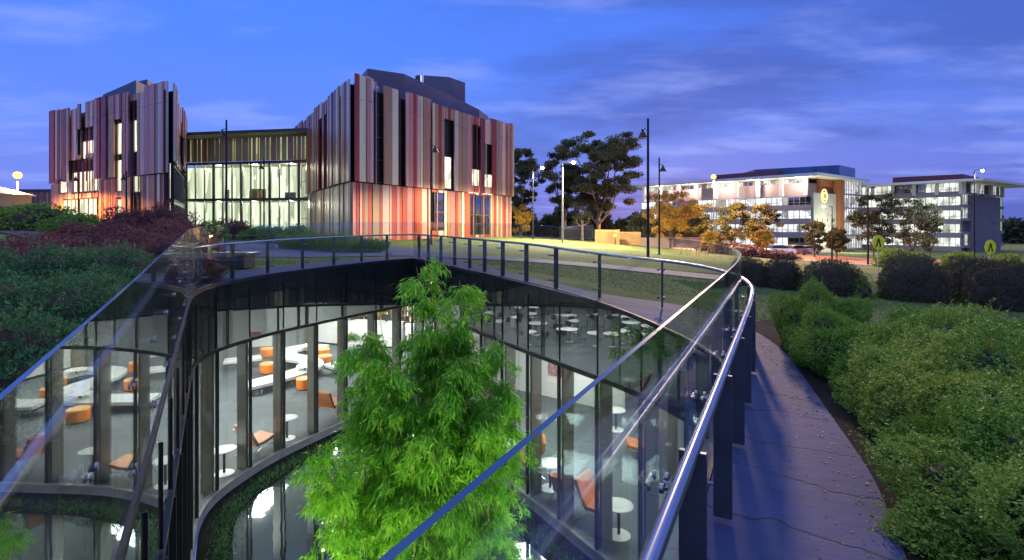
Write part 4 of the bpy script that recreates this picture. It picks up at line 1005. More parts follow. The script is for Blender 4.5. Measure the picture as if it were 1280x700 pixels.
# ------------------------------------------------------------------ offices on the right
M['off_band'] = prin('grey_brown_bands', (.3, .26, .27), .55, .1, .08, .3)
M['brick'] = prin('grey_brown_brick', (.22, .18, .19), .8, 0, .14, .8, .2, 8)
M['white_roof'] = prin('white_roof_edge', (.75, .72, .68), .5, 0, .04)
M['pale_wall'] = prin('pale_concrete_wall', (.42, .42, .36), .7, 0, .1, .5, .1, 6)
M['orange_wall'] = prin('orange_wall', (.36, .13, .05), .6, 0, .06)
M['blueglass'] = prin('blue_glass_cladding', (.07, .12, .22), .15, .55, .3, .35, stretch=(1, 1, .5))
M['maroonbox'] = prin('maroon_plant_screen', (.13, .035, .05), .6, .1, .1)
M['off_lit'] = emitmat('lit_office', (.9, .94, .95), 1.1, .8, (.35, .35, .3))
M['off_lit2'] = emitmat('lit_office_soft', (.9, .95, .85), 1.0, .7, (.5, .5, .3))
M['off_warm'] = emitmat('lit_office_warm', (1, .8, .4), 1.0, .6, (.35, .35, .3))
M['off_green'] = emitmat('lit_stairwell_green', (.55, 1, .45), .7, .5, (.3, .3, .3))
M['gold'] = emitmat('backlit_gold_sign', (1, .72, .25), 1.6)
M['gold2'] = emitmat('backlit_cream_sign', (1, .85, .6), 1.0)
def office_face(root, A_, B_, zb, zt, nf, litmat, bay=2.4, band=.42, sgn=1, cover=1.0, seed=1, dark=.12, top_open=True):
    """storeys of recessed window bands between solid spandrel bands"""
    fr = face_frame(A_, B_); a, t, nn, L_, rz = fr; fh = (zt - zb) / nf; rnd = random.Random(seed)
    bd = MB(); 
    for k in range(nf + (0 if top_open else 1)):
        c = a + t * L_ / 2 + nn * .1; bd.box((c.x, c.y, zb + fh * (k + band / 2)), (L_, .6, fh * band), rz)
    bd.build('wall_band', M['off_band'], root)
    for k in range(nf):
        z0 = zb + fh * (k + band); z1 = zb + fh * (k + 1); c = a + t * L_ / 2 - nn * .3
        w = MB(); nb = max(1, int(L_ / bay)); ws = L_ / nb
        i = 0
        while i < nb:
            run = rnd.randint(1, 4); run = min(run, nb - i); lit = rnd.random() > dark; cc = a + t * (ws * (i + run / 2)) - nn * .3
            w.box((cc.x, cc.y, (z0 + z1) / 2), (ws * run, .1, z1 - z0), rz, 0 if lit else 1); i += run
        wo = w.build('window', [M[litmat], M['darkglass']], root)
        fm = MB()
        for i in range(nb * 2 + 1): cc = a + t * (ws * i / 2) - nn * .12; fm.box((cc.x, cc.y, (z0 + z1) / 2), (.14 if i % 2 == 0 else .07, .2, z1 - z0), rz)
        cc = a + t * L_ / 2 - nn * .16; fm.box((cc.x, cc.y, z0 + (z1 - z0) * .3), (L_, .1, .08), rz)
        fm.build('frame', M['off_band'], wo)
def poly_roof(root, pts, z, th, mat, name='roof'): mb = MB(); mb.prism(pts, z, z + th); return mb.build(name, mat, root)
oa = thing('office_block', 'long five storey office with floodlit white roof and golden emblem on a pale wall', 'building')
a0 = (41, 165); a1 = (74.8, 130)
zT = EYE + 65 / F * 131; zR = EYE + 43 / F * 131     # roof top and top of the fourth band
body(oa, [(42, 166.5), (75, 132), (97, 147.5), (98, 165), (60, 195)], -6.5, zR + 2.4, M['off_band'], 'core_walls')
office_face(oa, a0, a1, -4.4, zR - 1.2, 4, 'off_lit', 2.6, .42, seed=5, dark=.1)
# top storey set back, columns under the white roof
office_face(oa, (42, 167), (75, 132.5), zR - .9, zT - .9, 1, 'off_lit2', 2.6, .12, seed=9, dark=.45)
fr = face_frame(a0, a1)
for k in range(9):
    c = fr[0] + fr[1] * (fr[3] * (k + .2) / 8.4) + fr[2] * .1; mb = MB(); mb.box((c.x, c.y, (zR - .9 + zT - .6) / 2), (.9, .9, zT - zR + .3), fr[4]); mb.build('column', M['white_roof'], oa)
poly_roof(oa, [(36.5, 168), (74.0, 125.5), (100.5, 146), (102, 165), (62, 197)], zT - .75, .75, M['white_roof'])
# pale wall with emblem, facing the road
b0_ = (75.1, 130); b1_ = (85.2, 137.2)
mb = MB(); fr = face_frame(b0_, b1_); c = fr[0] + fr[1] * fr[3] / 2 - fr[2] * .5; mb.box((c.x, c.y, (-6.2 + zR - .2) / 2), (fr[3], 1.6, zR - .2 + 6.2), fr[4]); mb.build('feature_wall', M['pale_wall'], oa)
rnd = random.Random(2); sl = MB()
for k in range(26):
    u = rnd.uniform(.6, fr[3] - .6); z = rnd.choice([-2, -.6, .8, 2.2, 3.6, 5.0]) ; c = fr[0] + fr[1] * u + fr[2] * .31; sl.box((c.x, c.y, z), (.22, .06, .9), fr[4])
sl.build('slot_window', M['dark_void'], oa)
def arc_tube(mb, C_, t, r, a0_, a1_, th, n=14, sq=1.15):
    pts = []
    for k in range(n + 1):
        a_ = R(a0_ + (a1_ - a0_) * k / n); pts.append(C_ + t * (math.cos(a_) * r) + Vector((0, 0, math.sin(a_) * r * sq)))
    mb.tube(pts, th, 6)
C_ = fr[0] + fr[1] * fr[3] * .44 + fr[2] * .42; C_.z = EYE + (HY - 245) / F * 133
sg = MB(); arc_tube(sg, C_, fr[1], 1.45, 50, 300, .2); arc_tube(sg, C_ + fr[1] * .1, fr[1], .75, 60, 310, .17); arc_tube(sg, C_ + fr[1] * .25, fr[1], 1.2, -50, 50, .2); 
sg.build('emblem', M['gold'], oa)
cu = D.curves.new('sign_lettering', 'FONT'); cu.body = 'Cochlear'; cu.size = 1.25; cu.extrude = .05; cu.align_x = 'CENTER'
to = D.objects.new('sign_lettering', cu); link(to); dg = bpy.context.evaluated_depsgraph_get(); me = D.meshes.new_from_object(to.evaluated_get(dg)); D.objects.remove(to)
to = D.objects.new('sign_lettering', me); me.materials.clear(); me.materials.append(M['gold2']); link(to, oa)
Cc = fr[0] + fr[1] * fr[3] * .45 + fr[2] * .4; to.matrix_world = Matrix.Translation((Cc.x, Cc.y, EYE + (HY - 258.5) / F * 133)) @ Matrix.Rotation(fr[4], 4, 'Z') @ Matrix.Rotation(R(90), 4, 'X')
mb = MB(); mb.box((86.9, 138.2, 3), (2.2, 1.6, 2 * (zT - .9 - 3)), .6); mb.build('orange_pier', M['orange_wall'], oa)
mb = MB(); mb.box((82.5, 137.0, zT - 2.6), (8, .6, 3.4), R(35)); mb.build('orange_panel', M['orange_wall'], oa)
office_face(oa, (88.3, 139.2), (98.5, 146.3), -4.4, zT - .9, 5, 'off_lit', 1.8, .1, seed=4, dark=.0)
# blue glass storey on the roof
bz0 = zT - .1; 
mb = MB(); mb.prism([(68, 146), (90, 143), (101, 153), (103, 168), (74, 182)], bz0, [EYE + 74 / F * 140, EYE + 79 / F * 139, EYE + 76 / F * 146, EYE + 77 / F * 146, EYE + 74 / F * 146]); mb.build('roof_pavilion', M['blueglass'], oa)
mb = MB(); mb.prism([(60, 156), (72, 141), (80, 150), (70, 166)], bz0, bz0 + 2.3); mb.build('plant_box', M['maroonbox'], oa)

ob = thing('office_block', 'grey brown office with white window bands and a plain brick end wall, far right', 'building')
zT2 = EYE + 58 / F * 140; q0 = (105, 160.5); q1 = (121, 140); q2 = (149, 158)
body(ob, [(106, 161.5), (121.2, 141.6), (147.5, 158.4), (134, 184)], -7, zT2 - 1.6, M['off_band'], 'core_walls')
office_face(ob, q0, q1, -4.9, zT2 - .7, 5, 'off_lit2', 2.5, .38, seed=11, dark=.05)
frB = face_frame(q1, q2); a, t, nn, L_, rz = frB; zt4 = zT2 - 3.9
mb = MB(); c = a + t * L_ * .53 + nn * .1; mb.box((c.x, c.y, (-6.4 + zt4) / 2), (L_ * .74, .7, zt4 + 6.4), rz); mb.build('end_wall', M['brick'], ob)
rnd = random.Random(6); sl = MB()
for k in range(22): 
    u = L_ * rnd.uniform(.2, .86); z = rnd.choice([-2, .4, 2.8, 5.2, 7.2]); c = a + t * u + nn * .46; sl.box((c.x, c.y, z), (.3, .05, .8), rz, rnd.choice((0, 0, 1)))
sl.build('slot_window', [M['dark_void'], M['darkglass']], ob)
office_face(ob, q1, (q1[0] + t.x * L_ * .15, q1[1] + t.y * L_ * .15), -3.9, zt4 + .2, 4, 'off_lit2', 1.8, .2, seed=2, dark=.45)
office_face(ob, (q1[0] + t.x * L_ * .91, q1[1] + t.y * L_ * .91), q2, -3.9, zt4 + .2, 4, 'off_green', 1.8, .25, seed=2, dark=.2)
office_face(ob, q1, q2, zt4 + .3, zT2 - .6, 1, 'off_lit', 2.4, .12, seed=13, dark=.5)
fr = face_frame(q0, q1)
for k in range(6): c = fr[0] + fr[1] * (fr[3] * (k + .1) / 5.1) + fr[2] * .5; mb = MB(); mb.box((c.x, c.y, zT2 - 2.2), (.8, .8, 3.2), fr[4]); mb.build('column', M['white_roof'], ob)
for k in range(4): c = a + t * (L_ * k / 3.2) + nn * .5; mb = MB(); mb.box((c.x, c.y, zT2 - 2.2), (.8, .8, 3.2), rz); mb.build('column', M['white_roof'], ob)
poly_roof(ob, [(99, 163), (121, 133.5), (157, 156), (138, 190)], zT2 - .65, .65, M['white_roof'])
mb = MB(); mb.prism([(112, 153), (124, 143), (140, 155), (130, 175)], zT2, zT2 + 1.9); mb.build('plant_box', M['maroonbox'], ob)

# far-left long building, and a lit white cabin
fb = thing('long_building', 'long low brown building with ribbed walls beyond the orange street light at far left', 'building')
M['ribs'] = prin('ribbed_brown_cladding', (.3, .17, .2), .6, .1, .3, .8, .3, 3, stretch=(6, 1, .1))
mb = MB(); mb.box((-75, 79.5, 2.5), (18, 8, 9), R(-4)); mb.build('wall', M['ribs'], fb)
mb = MB(); mb.box((-75, 79.5, 7.15), (18.6, 8.6, .3), R(-4)); mb.build('roof', M['roofdark'], fb)
mb = MB()
for k in range(24): mb.box((-83.6 + k * .75, 75.4 - k * .052, 2.6), (.16, .2, 8.6), R(-4))
mb.build('rib', M['ribs'], fb)
cb = thing('lit_pavilion', 'cream pavilion with pitched roof glowing in orange light at the left edge', 'building')
M['cream'] = prin('cream_render', (.6, .5, .35), .7, 0, .06)
mb = MB(); mb.box((-51.2, 50, 3.2), (5.4, 5, 3.6)); mb.build('wall', M['cream'], cb)
mb = MB(); mb.prism([(-54.2, 47.2), (-48.3, 47.2), (-48.3, 52.8), (-54.2, 52.8)], 5.0, [6.5, 5.1, 5.1, 6.5]); mb.build('roof', M['white_roof'], cb)
mb = MB(); mb.box((-50.2, 47.48, 3.4), (1.2, .06, 1.2)); wo = mb.build('window', M['lit'], cb)
mb = MB(); mb.box((-50.2, 47.44, 3.4), (.08, .08, 1.3)); mb.box((-50.2, 47.44, 3.4), (1.3, .07, .08)); mb.build('frame', M['steel_dark'], wo)

# low walls lit orange by the bollard lamp
bw = MB(); x0, y0 = P(744, 60); x1, _ = P(774, 60); z0 = g((x0 + x1) / 2, 60)
bw.box(((x0 + x1) / 2, 60, z0 + .75), (x1 - x0, .5, 1.7)); M['tan'] = prin('tan_block_wall', (.38, .2, .08), .8, 0, .15, 1.5, .3, 10)
o = bw.build('screen_wall', M['tan'], bevel=.02); tag(o, 'squat tan block wall left of the glowing orange garden light', 'wall')
bw = MB(); x0, y0 = P(776, 61); x1, _ = P(798, 63)
bw.box(((x0 + x1) / 2, 62, g(x0, 62) + .7), (x1 - x0, .5, 1.6)); o = bw.build('screen_wall', M['tan'], bevel=.02); tag(o, 'tan block wall behind the glowing orange garden light', 'wall')
M['pinkwall'] = prin('pink_render', (.45, .27, .22), .8, 0, .1, 1)
bw = MB(); x0, y0 = P(800, 66); x1, y1 = P(884, 68)
bw.box(((x0 + x1) / 2, 67, g(x0, 67) + .4), (x1 - x0, .4, 1.3), R(4)); o = bw.build('boundary_wall', M['pinkwall']); tag(o, 'long low pink wall behind the lawn, below the tall golden tree', 'wall')
bw = MB(); x0, y0 = P(703, 80); x1, y1 = P(742, 80); bw.prism([(x0, 80), (x1, 80), (x1, 86), (x0, 86)], 0, [1.7, 2.2, 2.2, 1.9]); bw.box(((x0 + x1) / 2, 79.9, .8), (x1 - x0 - .6, .1, 1.2), 0, 1)
o = bw.build('bus_shelter', [M['roofdark'], M['dark_void']]); tag(o, 'low dark roofed shelter across the road under the gum trees', 'shelter')

# ------------------------------------------------------------------ granite bench on the paving, left
M['granite'] = prin('polished_granite', (.18, .16, .18), .25, 0, .2, 12)
be = thing('stone_bench', 'long dark stone bench on the paving beyond the left glass', 'bench', (-9.6, 16.6, g(-9.6, 16.6)), R(-6))
mb = MB(); mb.box((0, 0, .44), (2.9, .8, .1)); mb.build('seat', M['granite'], be, bevel=.012)
mb = MB(); mb.box((0, 0, .2), (2.6, .62, .4)); mb.build('base', M['steel_dark'], be, bevel=.01)

# ------------------------------------------------------------------ lamps, posts, signs
M['pole'] = prin('black_pole', (.02, .02, .024), .4, .4, .1)
M['pole_w'] = prin('galvanised_pole', (.4, .4, .42), .45, .6, .1)
M['lampW'] = emitmat('white_lamp', (1, .93, .78), 60); M['lampO'] = emitmat('sodium_lamp', (1, .42, .1), 4); M['lampG'] = emitmat('garden_light', (1, .5, .08), 8)
def bell_lamp(label, px, z, top_px, side=-1, lit=False, dy=.085, group='black bell lamp posts'):
    x, y = P(px, z); z0 = g(x, y); H = z_at(top_px, z) - z0; r = thing('street_lamp', label, 'street lamp', (x, y, z0), 0, group)
    mb = MB(); mb.tube([(0, 0, 0), (0, 0, H * .55), (0, 0, H)], [.085, .075, .06], 12); mb.lathe([(.16, 0), (.16, .05), (.1, .08)], 12); mb.build('pole', M['pole'], r)
    s_ = H / 7.7; hz = H * (1 - dy * 1.3)
    mb = MB(); mb.tube([(0, 0, hz + .25), (side * .18, 0, hz + .32), (side * .3, 0, hz + .2)], .025, 8); mb.build('arm', M['pole'], r)
    mb = MB(); mb.lathe([(.03, .28), (.06, .26), (.07, .12), (.13, .08), (.17, -.05), (.27, -.2), (.29, -.24), (.2, -.22)], 16, (side * .3, 0, hz)); mb.build('lamp_shade', M['pole'], r)
    return r
bell_lamp('tallest black bell lamp post, standing on the lawn right of the gum trees', 810, 29, 148)
bell_lamp('black lamp post with a bell lamp right of the tallest one, before the golden tree', 824, 42, 197, 1)
bell_lamp('tall black lamp post before the glass link', 283, 38, 150)
bell_lamp('black lamp post with a bell lamp at the left end of the glass link', 233, 58, 205, -1)
bell_lamp('black lamp post with a bell lamp before the right half of the glass link', 330, 56, 198, -1)
bell_lamp('black lamp post before the middle of the right library wing', 539, 40, 172, 1)
bell_lamp('small black lamp post at the left end of the left library wing', 98, 56, 216, -1)
bell_lamp('small black lamp post below the lit slots of the left library wing', 158, 52, 214, -1)
def mast(label, px, z, top_px, side, mat, lit, en, col, pole='pole_w', group='tall street lights', base_px=None, arm=.9):
    x, y = P(px, z); z0 = g(x, y); H = z_at(top_px, z) - z0; r = thing('street_light', label, 'street light', (x, y, z0), 0, group)
    mb = MB(); mb.tube([(0, 0, 0), (0, 0, H * .5), (0, 0, H)], [.11, .09, .06], 10); mb.build('pole', M[pole], r)
    mb = MB(); mb.tube([(0, 0, H - .05), (side * arm * .5, 0, H + .08), (side * arm, 0, H + .1)], .035, 8); mb.build('arm', M[pole], r)
    mb = MB(); mb.box((side * (arm + .2), 0, H + .14), (.7, .3, .12), 0, 0, None, .7); mb.build('lamp_housing', M[pole], r, bevel=.02)
    if lit:
        mb = MB(); mb.lathe([(.05, -.22), (.14, -.18), (.2, -.06), (.16, 0)] if lit == 'lampW' else [(.1, -.36), (.3, -.27), (.4, 0), (.3, .27), (.1, .36)], 14, (side * (arm + .2), 0, H + (.07 if lit == 'lampW' else .0))); mb.build('lamp_lens', M[lit], r)
        l = D.lights.new('lamp_glow', 'SPOT'); l.spot_size = R(168); l.spot_blend = .35; l.energy = en; l.color = col; l.shadow_soft_size = .2
        lo = D.objects.new('lamp_glow', l); link(lo, r); lo.location = (side * (arm + .2), -.1, H - (.45 if lit == 'lampW' else .7))
    return r
WARM = (1, .86, .6); SOD = (1, .42, .12)
mast('pale street light with a white lamp in front of the gum trees', 703, 52, 203, 1, None, 'lampW', 22000, WARM)
mast('slim street light with a white lamp, next to the library wing', 666, 60, 210, 1, None, 'lampW', 14000, WARM, 'pole')
mast('orange glowing street light before the long office', 892, 82, 221, 0, None, 'lampO', 70000, SOD, arm=.0)
mast('orange glowing street light at the far left before the long brown building', 22, 56, 219, 0, None, 'lampO', 38000, SOD, arm=.0)
mast('white street light before the right office', 1218, 70, 213, 1, None, 'lampW', 9000, (.9, .95, 1), 'pole')
mast('short street light with a pale head below the pale wall with the emblem', 1040, 66, 258, -1, None, 'lampW', 1500, (1, .95, .85), 'pole')
mast('unlit dark post left of the large dark tree and the left yellow sign', 1085, 58, 236, 1, None, None, 0, None, 'pole', arm=.3)
# garden light
x, y = P(769, 57.5); gl_ = thing('garden_light', 'squat garden light glowing orange before the tan block wall', 'garden light', (x, y, g(x, y)))
mb = MB(); mb.tube([(0, 0, 0), (0, 0, .9)], .06, 10); mb.build('pole', M['pole'], gl_)
mb = MB(); mb.lathe([(.1, .9), (.14, .95), (.14, 1.12), (.1, 1.17)], 12); mb.build('lamp_lens', M['lampG'], gl_)
l = D.lights.new('lamp_glow', 'POINT'); l.energy = 700; l.color = (1, .5, .1); l.shadow_soft_size = .15; lo = D.objects.new('lamp_glow', l); link(lo, gl_); lo.location = (0, -.4, 1.1)
# floodlights under the white roof of the long office (the photo shows its soffit lit)
ffr = face_frame(a0, a1)
for k in range(5):
    c = ffr[0] + ffr[1] * (ffr[3] * (k + .7) / 5) + ffr[2] * 1.6
    l = D.lights.new('roof_floodlight', 'POINT'); l.energy = 2000; l.color = (1, .72, .55); l.shadow_soft_size = .3
    lo = D.objects.new('roof_floodlight', l); link(lo, oa); lo.location = (c.x, c.y, zT - 2.2)
l = D.lights.new('wall_floodlight', 'POINT'); l.energy = 5000; l.color = (1, .95, .7); l.shadow_soft_size = .3; lo = D.objects.new('wall_floodlight', l); link(lo, oa); lo.location = (83, 127, 1)

M['signY'] = prin('fluorescent_yellow_sign', (.95, .9, .01), .5, 0, .03); M['signK'] = prin('black_paint', (.01, .01, .01), .5)
def ped_sign(label, px, z, cy_px):
    x, y = P(px, z); z0 = g(x, y); H = z_at(cy_px, z) - z0; r = thing('crossing_sign', label, 'road sign', (x, y, z0), R(0), 'round yellow crossing signs')
    mb = MB(); mb.tube([(0, .04, 0), (0, .04, H + .5)], .035, 8); mb.build('post', M['pole_w'], r)
    T = Matrix.Translation((0, 0, H)) @ Matrix.Rotation(R(14), 4, 'Z') @ Matrix.Rotation(R(90), 4, 'X')
    mb = MB(); mb.lathe([(.54, -.01), (.54, .012)], 32, M=T); mb.build('sign_disc', M['signY'], r)
    mb = MB()
    def stroke(p, q, w): 
        a = Vector((p[0], p[1], .016)); b_ = Vector((q[0], q[1], .016)); d = (b_ - a).normalized(); s_ = Vector((-d.y, d.x, 0)) * w / 2
        mb.add([a - s_, b_ - s_, b_ + s_, a + s_, a - s_ + Vector((0, 0, .01)), b_ - s_ + Vector((0, 0, .01)), b_ + s_ + Vector((0, 0, .01)), a + s_ + Vector((0, 0, .01))], [(3, 2, 1, 0), (4, 5, 6, 7), (0, 1, 5, 4), (1, 2, 6, 5), (2, 3, 7, 6), (3, 0, 4, 7)], 0, False, T)
    stroke((0, .28), (-.18, -.26), .12); stroke((.0, .28), (.18, -.26), .12); stroke((-.2, -.3), (-.32, -.3), .09); stroke((.2, -.3), (.08, -.3), .09)
    mb.build('legs_symbol', M['signK'], r); return r
ped_sign('round yellow pedestrian crossing sign above the gap between the dark clipped shrubs', 1098, 38, 303)
ped_sign('round yellow pedestrian crossing sign on the right, beside the post of the white street light', 1238, 38, 309)
# cars
M['car_w'] = prin('white_car_paint', (.6, .6, .62), .25, .1, .03); M['car_o'] = prin('silver_orange_car_paint', (.5, .42, .4), .25, .3, .03); M['tyre'] = prin('tyre_rubber', (.02, .02, .02), .8)
M['carglass'] = prin('car_glass', (.02, .025, .03), .08, 0, .1, spec=.8); M['tail'] = prin('tail_lamp', (.4, .02, .02), .3); M['rim'] = prin('alloy', (.5, .5, .5), .3, .9)
def car(label, px, z, rz, paint, k=1.0):
    x, y = P(px, z); r = thing('parked_car', label, 'car', (x, y, g(x, y) + .05), rz, 'cars parked before the office')
    mb = MB(); prof = [(-2.15, .35), (-2.2, .75), (-2.0, .95), (-1.2, 1.02), (1.35, .98), (2.0, .86), (2.2, .62), (2.15, .32)]
    vs = []; n = len(prof)
    for yy in (-.86, .86): vs += [(px_, yy, pz) for px_, pz in prof]
    mb.add(vs, [tuple(range(n)), tuple(range(2 * n - 1, n - 1, -1))] + [(i, i + n, (i + 1) % n + n, (i + 1) % n) for i in range(n)]); mb.build('body', M[paint], r, bevel=.06)
    mb = MB(); pf = [(-1.75, .98), (-1.15, 1.42), (.35, 1.46), (1.2, .98)]; vs = []
    for yy, q in ((-.78, 1), (.78, 1)): vs += [(a_, yy * (.86 if b_ > 1 else 1), b_) for a_, b_ in pf]
    mb.add(vs, [(0, 1, 2, 3), (7, 6, 5, 4), (0, 4, 5, 1), (1, 5, 6, 2), (2, 6, 7, 3), (3, 7, 4, 0)]); mb.build('windows', M['carglass'], r)
    mb = MB(); mb.box((-.4, 0, 1.475), (1.45, 1.28, .05)); mb.build('roof', M[paint], r)
    for sx in (-1.35, 1.35):
        for sy in (-.8, .8):
            mb = MB(); T = Matrix.Translation((sx, sy, .32)) @ Matrix.Rotation(R(90), 4, 'X'); mb.lathe([(.3, -.11), (.33, -.08), (.33, .08), (.3, .11)], 18, M=T); w = mb.build('wheel', M['tyre'], r)
            mb = MB(); mb.lathe([(.2, -.13), (.21, .13)], 14, M=T); mb.build('rim', M['rim'], w)
    for sy in (-.6, .6): mb = MB(); mb.box((2.17, sy, .68), (.06, .34, .12)); mb.build('headlight', M['white_roof'], r); mb = MB(); mb.box((-2.18, sy, .78), (.06, .3, .14)); mb.build('tail_light', M['tail'], r)
    return r
car('white car parked on the orange lit ground right of the small golden tree', 973, 72, R(10), 'car_w')
car('silver car parked behind the white one, before the office entrance', 992, 80, R(-160), 'car_o')
car('white car parked before the pale wall with the emblem', 1010, 92, R(20), 'car_w')
# small bicycle-rack style hoops near the golden tree
rk = thing('bike_rack', 'row of small metal hoops on the lawn before the pink wall', 'bike rack', (P(868, 46)[0], 46, g(P(868, 46)[0], 46)))
for k in range(4):
    mb = MB(); pts = [(k * .8 - 1.2, 0, 0)] + [(k * .8 - 1.2 + .28 - .28 * math.cos(PI * j / 8), 0, .5 + .28 * math.sin(PI * j / 8)) for j in range(9)] + [(k * .8 - .64, 0, 0)]
    mb.tube(pts, .025, 6); mb.build('hoop', M['pole_w'], rk)
#==PART4==
# ------------------------------------------------------------------ inside the sunken library
M['orange'] = prin('orange_vinyl', (.85, .22, .02), .45, 0, .06, 3); M['orange_l'] = prin('orange_leather', (.62, .2, .06), .42, 0, .12, 4, .15, 30)
M['ltop'] = prin('white_laminate', (.82, .82, .8), .35, 0, .02); M['seatg'] = prin('pale_grey_vinyl', (.62, .64, .65), .45, 0, .05, 2); M['chrome'] = prin('chrome', (.7, .7, .7), .12, 1, .03)
M['blackp'] = prin('black_plastic', (.02, .02, .022), .45); M['conc'] = prin('board_concrete', (.2, .165, .125), .7, 0, .15, 1.2, .2, 10); M['wood'] = prin('timber_shelf', (.35, .2, .1), .5, 0, .15, 3)
M['art'] = prin('red_abstract_painting', (.38, .16, .15), .7, 0, .7, 9, detail=12); M['yellow'] = prin('yellow_laminate', (.6, .42, .04), .5)
M['book1'] = prin('book_spines', (.4, .3, .2), .7, 0, .9, 14, stretch=(3, 3, .4))
def zf(): return FL
def stool(label, x, y, rz=0, proto=[None]):
    if proto[0] is None:
        r = thing('ottoman', label, 'stool', (x, y, FL), rz, 'orange drum stools in the lounge')
        mb = MB(); mb.lathe([(.28, .03), (.31, .05), (.33, .3), (.32, .4)], 28); mb.build('body', M['orange'], r)
        mb = MB(); mb.lathe([(.322, .402), (.33, .42), (.31, .455), (.2, .468), (.02, .47)], 28); mb.build('seat', M['seat_o'], r)
        mb = MB(); mb.lathe([(.26, 0), (.26, .03)], 20); mb.build('base', M['blackp'], r); proto[0] = r; return r
    return dup(proto[0], (x, y, FL), rz, label)
M['seat_o'] = prin('pale_orange_vinyl', (.85, .4, .14), .4, 0, .05)
for lab, x, y in (('orange drum stool at the rear left of the curved bench', -12.5, 26.5), ('orange drum stool standing left of the curved bench, nearer the glass', -11.1, 23.6), ('orange drum stool tucked against the near curl of the curved bench', -8.5, 21.3),
                  ('orange drum stool on the right of the curved bench, the nearer of that pair', -9.0, 25.0), ('orange drum stool on the right of the curved bench, the farther of that pair', -9.6, 26.4)): stool(lab, x, y)
def ped_table(label, x, y, top_r=.31, h=.66, base='ltop', proto={}, group='round pedestal tables by the glass'):
    key = (top_r, h)
    if key not in proto:
        r = thing('round_table', label, 'table', (x, y, FL), 0, group)
        mb = MB(); mb.lathe([(top_r - .02, h - .03), (top_r, h - .02), (top_r, h - .003), (top_r - .01, h)], 32); mb.build('tabletop', M['ltop'], r)
        mb = MB(); mb.lathe([(.035, .02), (.03, h - .03)], 14); mb.build('stem', M['blackp'], r)
        mb = MB(); mb.lathe([(.24, 0), (.25, .012), (.05, .03)], 28); mb.build('base', M[base], r); proto[key] = r; return r
    return dup(proto[key], (x, y, FL), None, label, None, group)
ped_table('white round pedestal table inside the left glass, nearest the dark corner', -7.75, 14.0); ped_table('white round pedestal table inside the left glass, beside the leather chair', -7.05, 16.3)
ped_table('white round pedestal table amid the curved bench', -9.0, 22.6, .36, .62); ped_table('white round table at the rear of the curved bench', -10.3, 26.6, .36, .62)
ped_table('white round table behind the bamboo on the right, near a tub chair', .97, 13.2); ped_table('white round table at the lower right beside the high backed chair', 2.3, 10.95 + .25)
ped_table('white round table deep in the right hand room, left of the round column', 3.4, 17.0)
def sling_chair(label, x, y, rz, proto=[None]):
    if proto[0] is None:
        r = thing('lounge_chair', label, 'chair', (x, y, FL), rz, 'tan leather lounge chairs')
        def sheet(pts, w, th, name, mat):
            mb = MB(); vs = []; n = len(pts)
            for (px_, pz) in pts: vs += [(px_, -w / 2, pz), (px_, w / 2, pz)]
            for i, (px_, pz) in enumerate(pts):
                d = Vector((pts[min(i + 1, n - 1)][0] - pts[max(i - 1, 0)][0], 0, pts[min(i + 1, n - 1)][1] - pts[max(i - 1, 0)][1])).normalized(); nn_ = Vector((d.z, 0, -d.x)) * th
                vs += [(px_ + nn_.x, -w / 2, pz + nn_.z), (px_ + nn_.x, w / 2, pz + nn_.z)]
            fs = []; o2 = 2 * n
            for i in range(n - 1):
                a_ = 2 * i; fs += [(a_, a_ + 1, a_ + 3, a_ + 2), (o2 + a_ + 2, o2 + a_ + 3, o2 + a_ + 1, o2 + a_), (a_, a_ + 2, o2 + a_ + 2, o2 + a_), (a_ + 3, a_ + 1, o2 + a_ + 1, o2 + a_ + 3)]
            fs += [(1, 0, o2, o2 + 1), (2 * n - 2, 2 * n - 1, o2 + 2 * n - 1, o2 + 2 * n - 2)]
            mb.add(vs, fs, 0, True); return mb.build(name, mat, r, bevel=.012)
        sheet([(.42, .42), (.1, .34), (-.2, .33)], .66, .09, 'seat', M['orange_l']); sheet([(-.18, .34), (-.34, .62), (-.46, .92)], .66, .09, 'backrest', M['orange_l'])
        for sy in (-.35, .35):
            mb = MB(); mb.tube([(.38, sy, 0), (.3, sy, .3), (-.1, sy, .28), (-.42, sy, 0)], .013, 8); mb.tube([(-.1, sy, .28), (-.44, sy, .8)], .012, 8); mb.build('leg', M['chrome'], r)
        proto[0] = r; return r
    return dup(proto[0], (x, y, FL), rz, label)
sling_chair('tan leather lounge chair just inside the left glass, beside the pond edge', -7.5, 15.2, R(62)); sling_chair('tan leather lounge chair half hidden by the bamboo, inside the left glass', -6.4, 18.3, R(70))
sling_chair('high backed tan leather chair at the lower right beside a white table', 1.95, 11.75, R(-35)); sling_chair('tan leather chair seen through the balustrade glass, deep at right', 3.7, 14.9, R(170)); sling_chair('tan leather chair behind the bamboo on the right side', .45, 14.0, R(180))
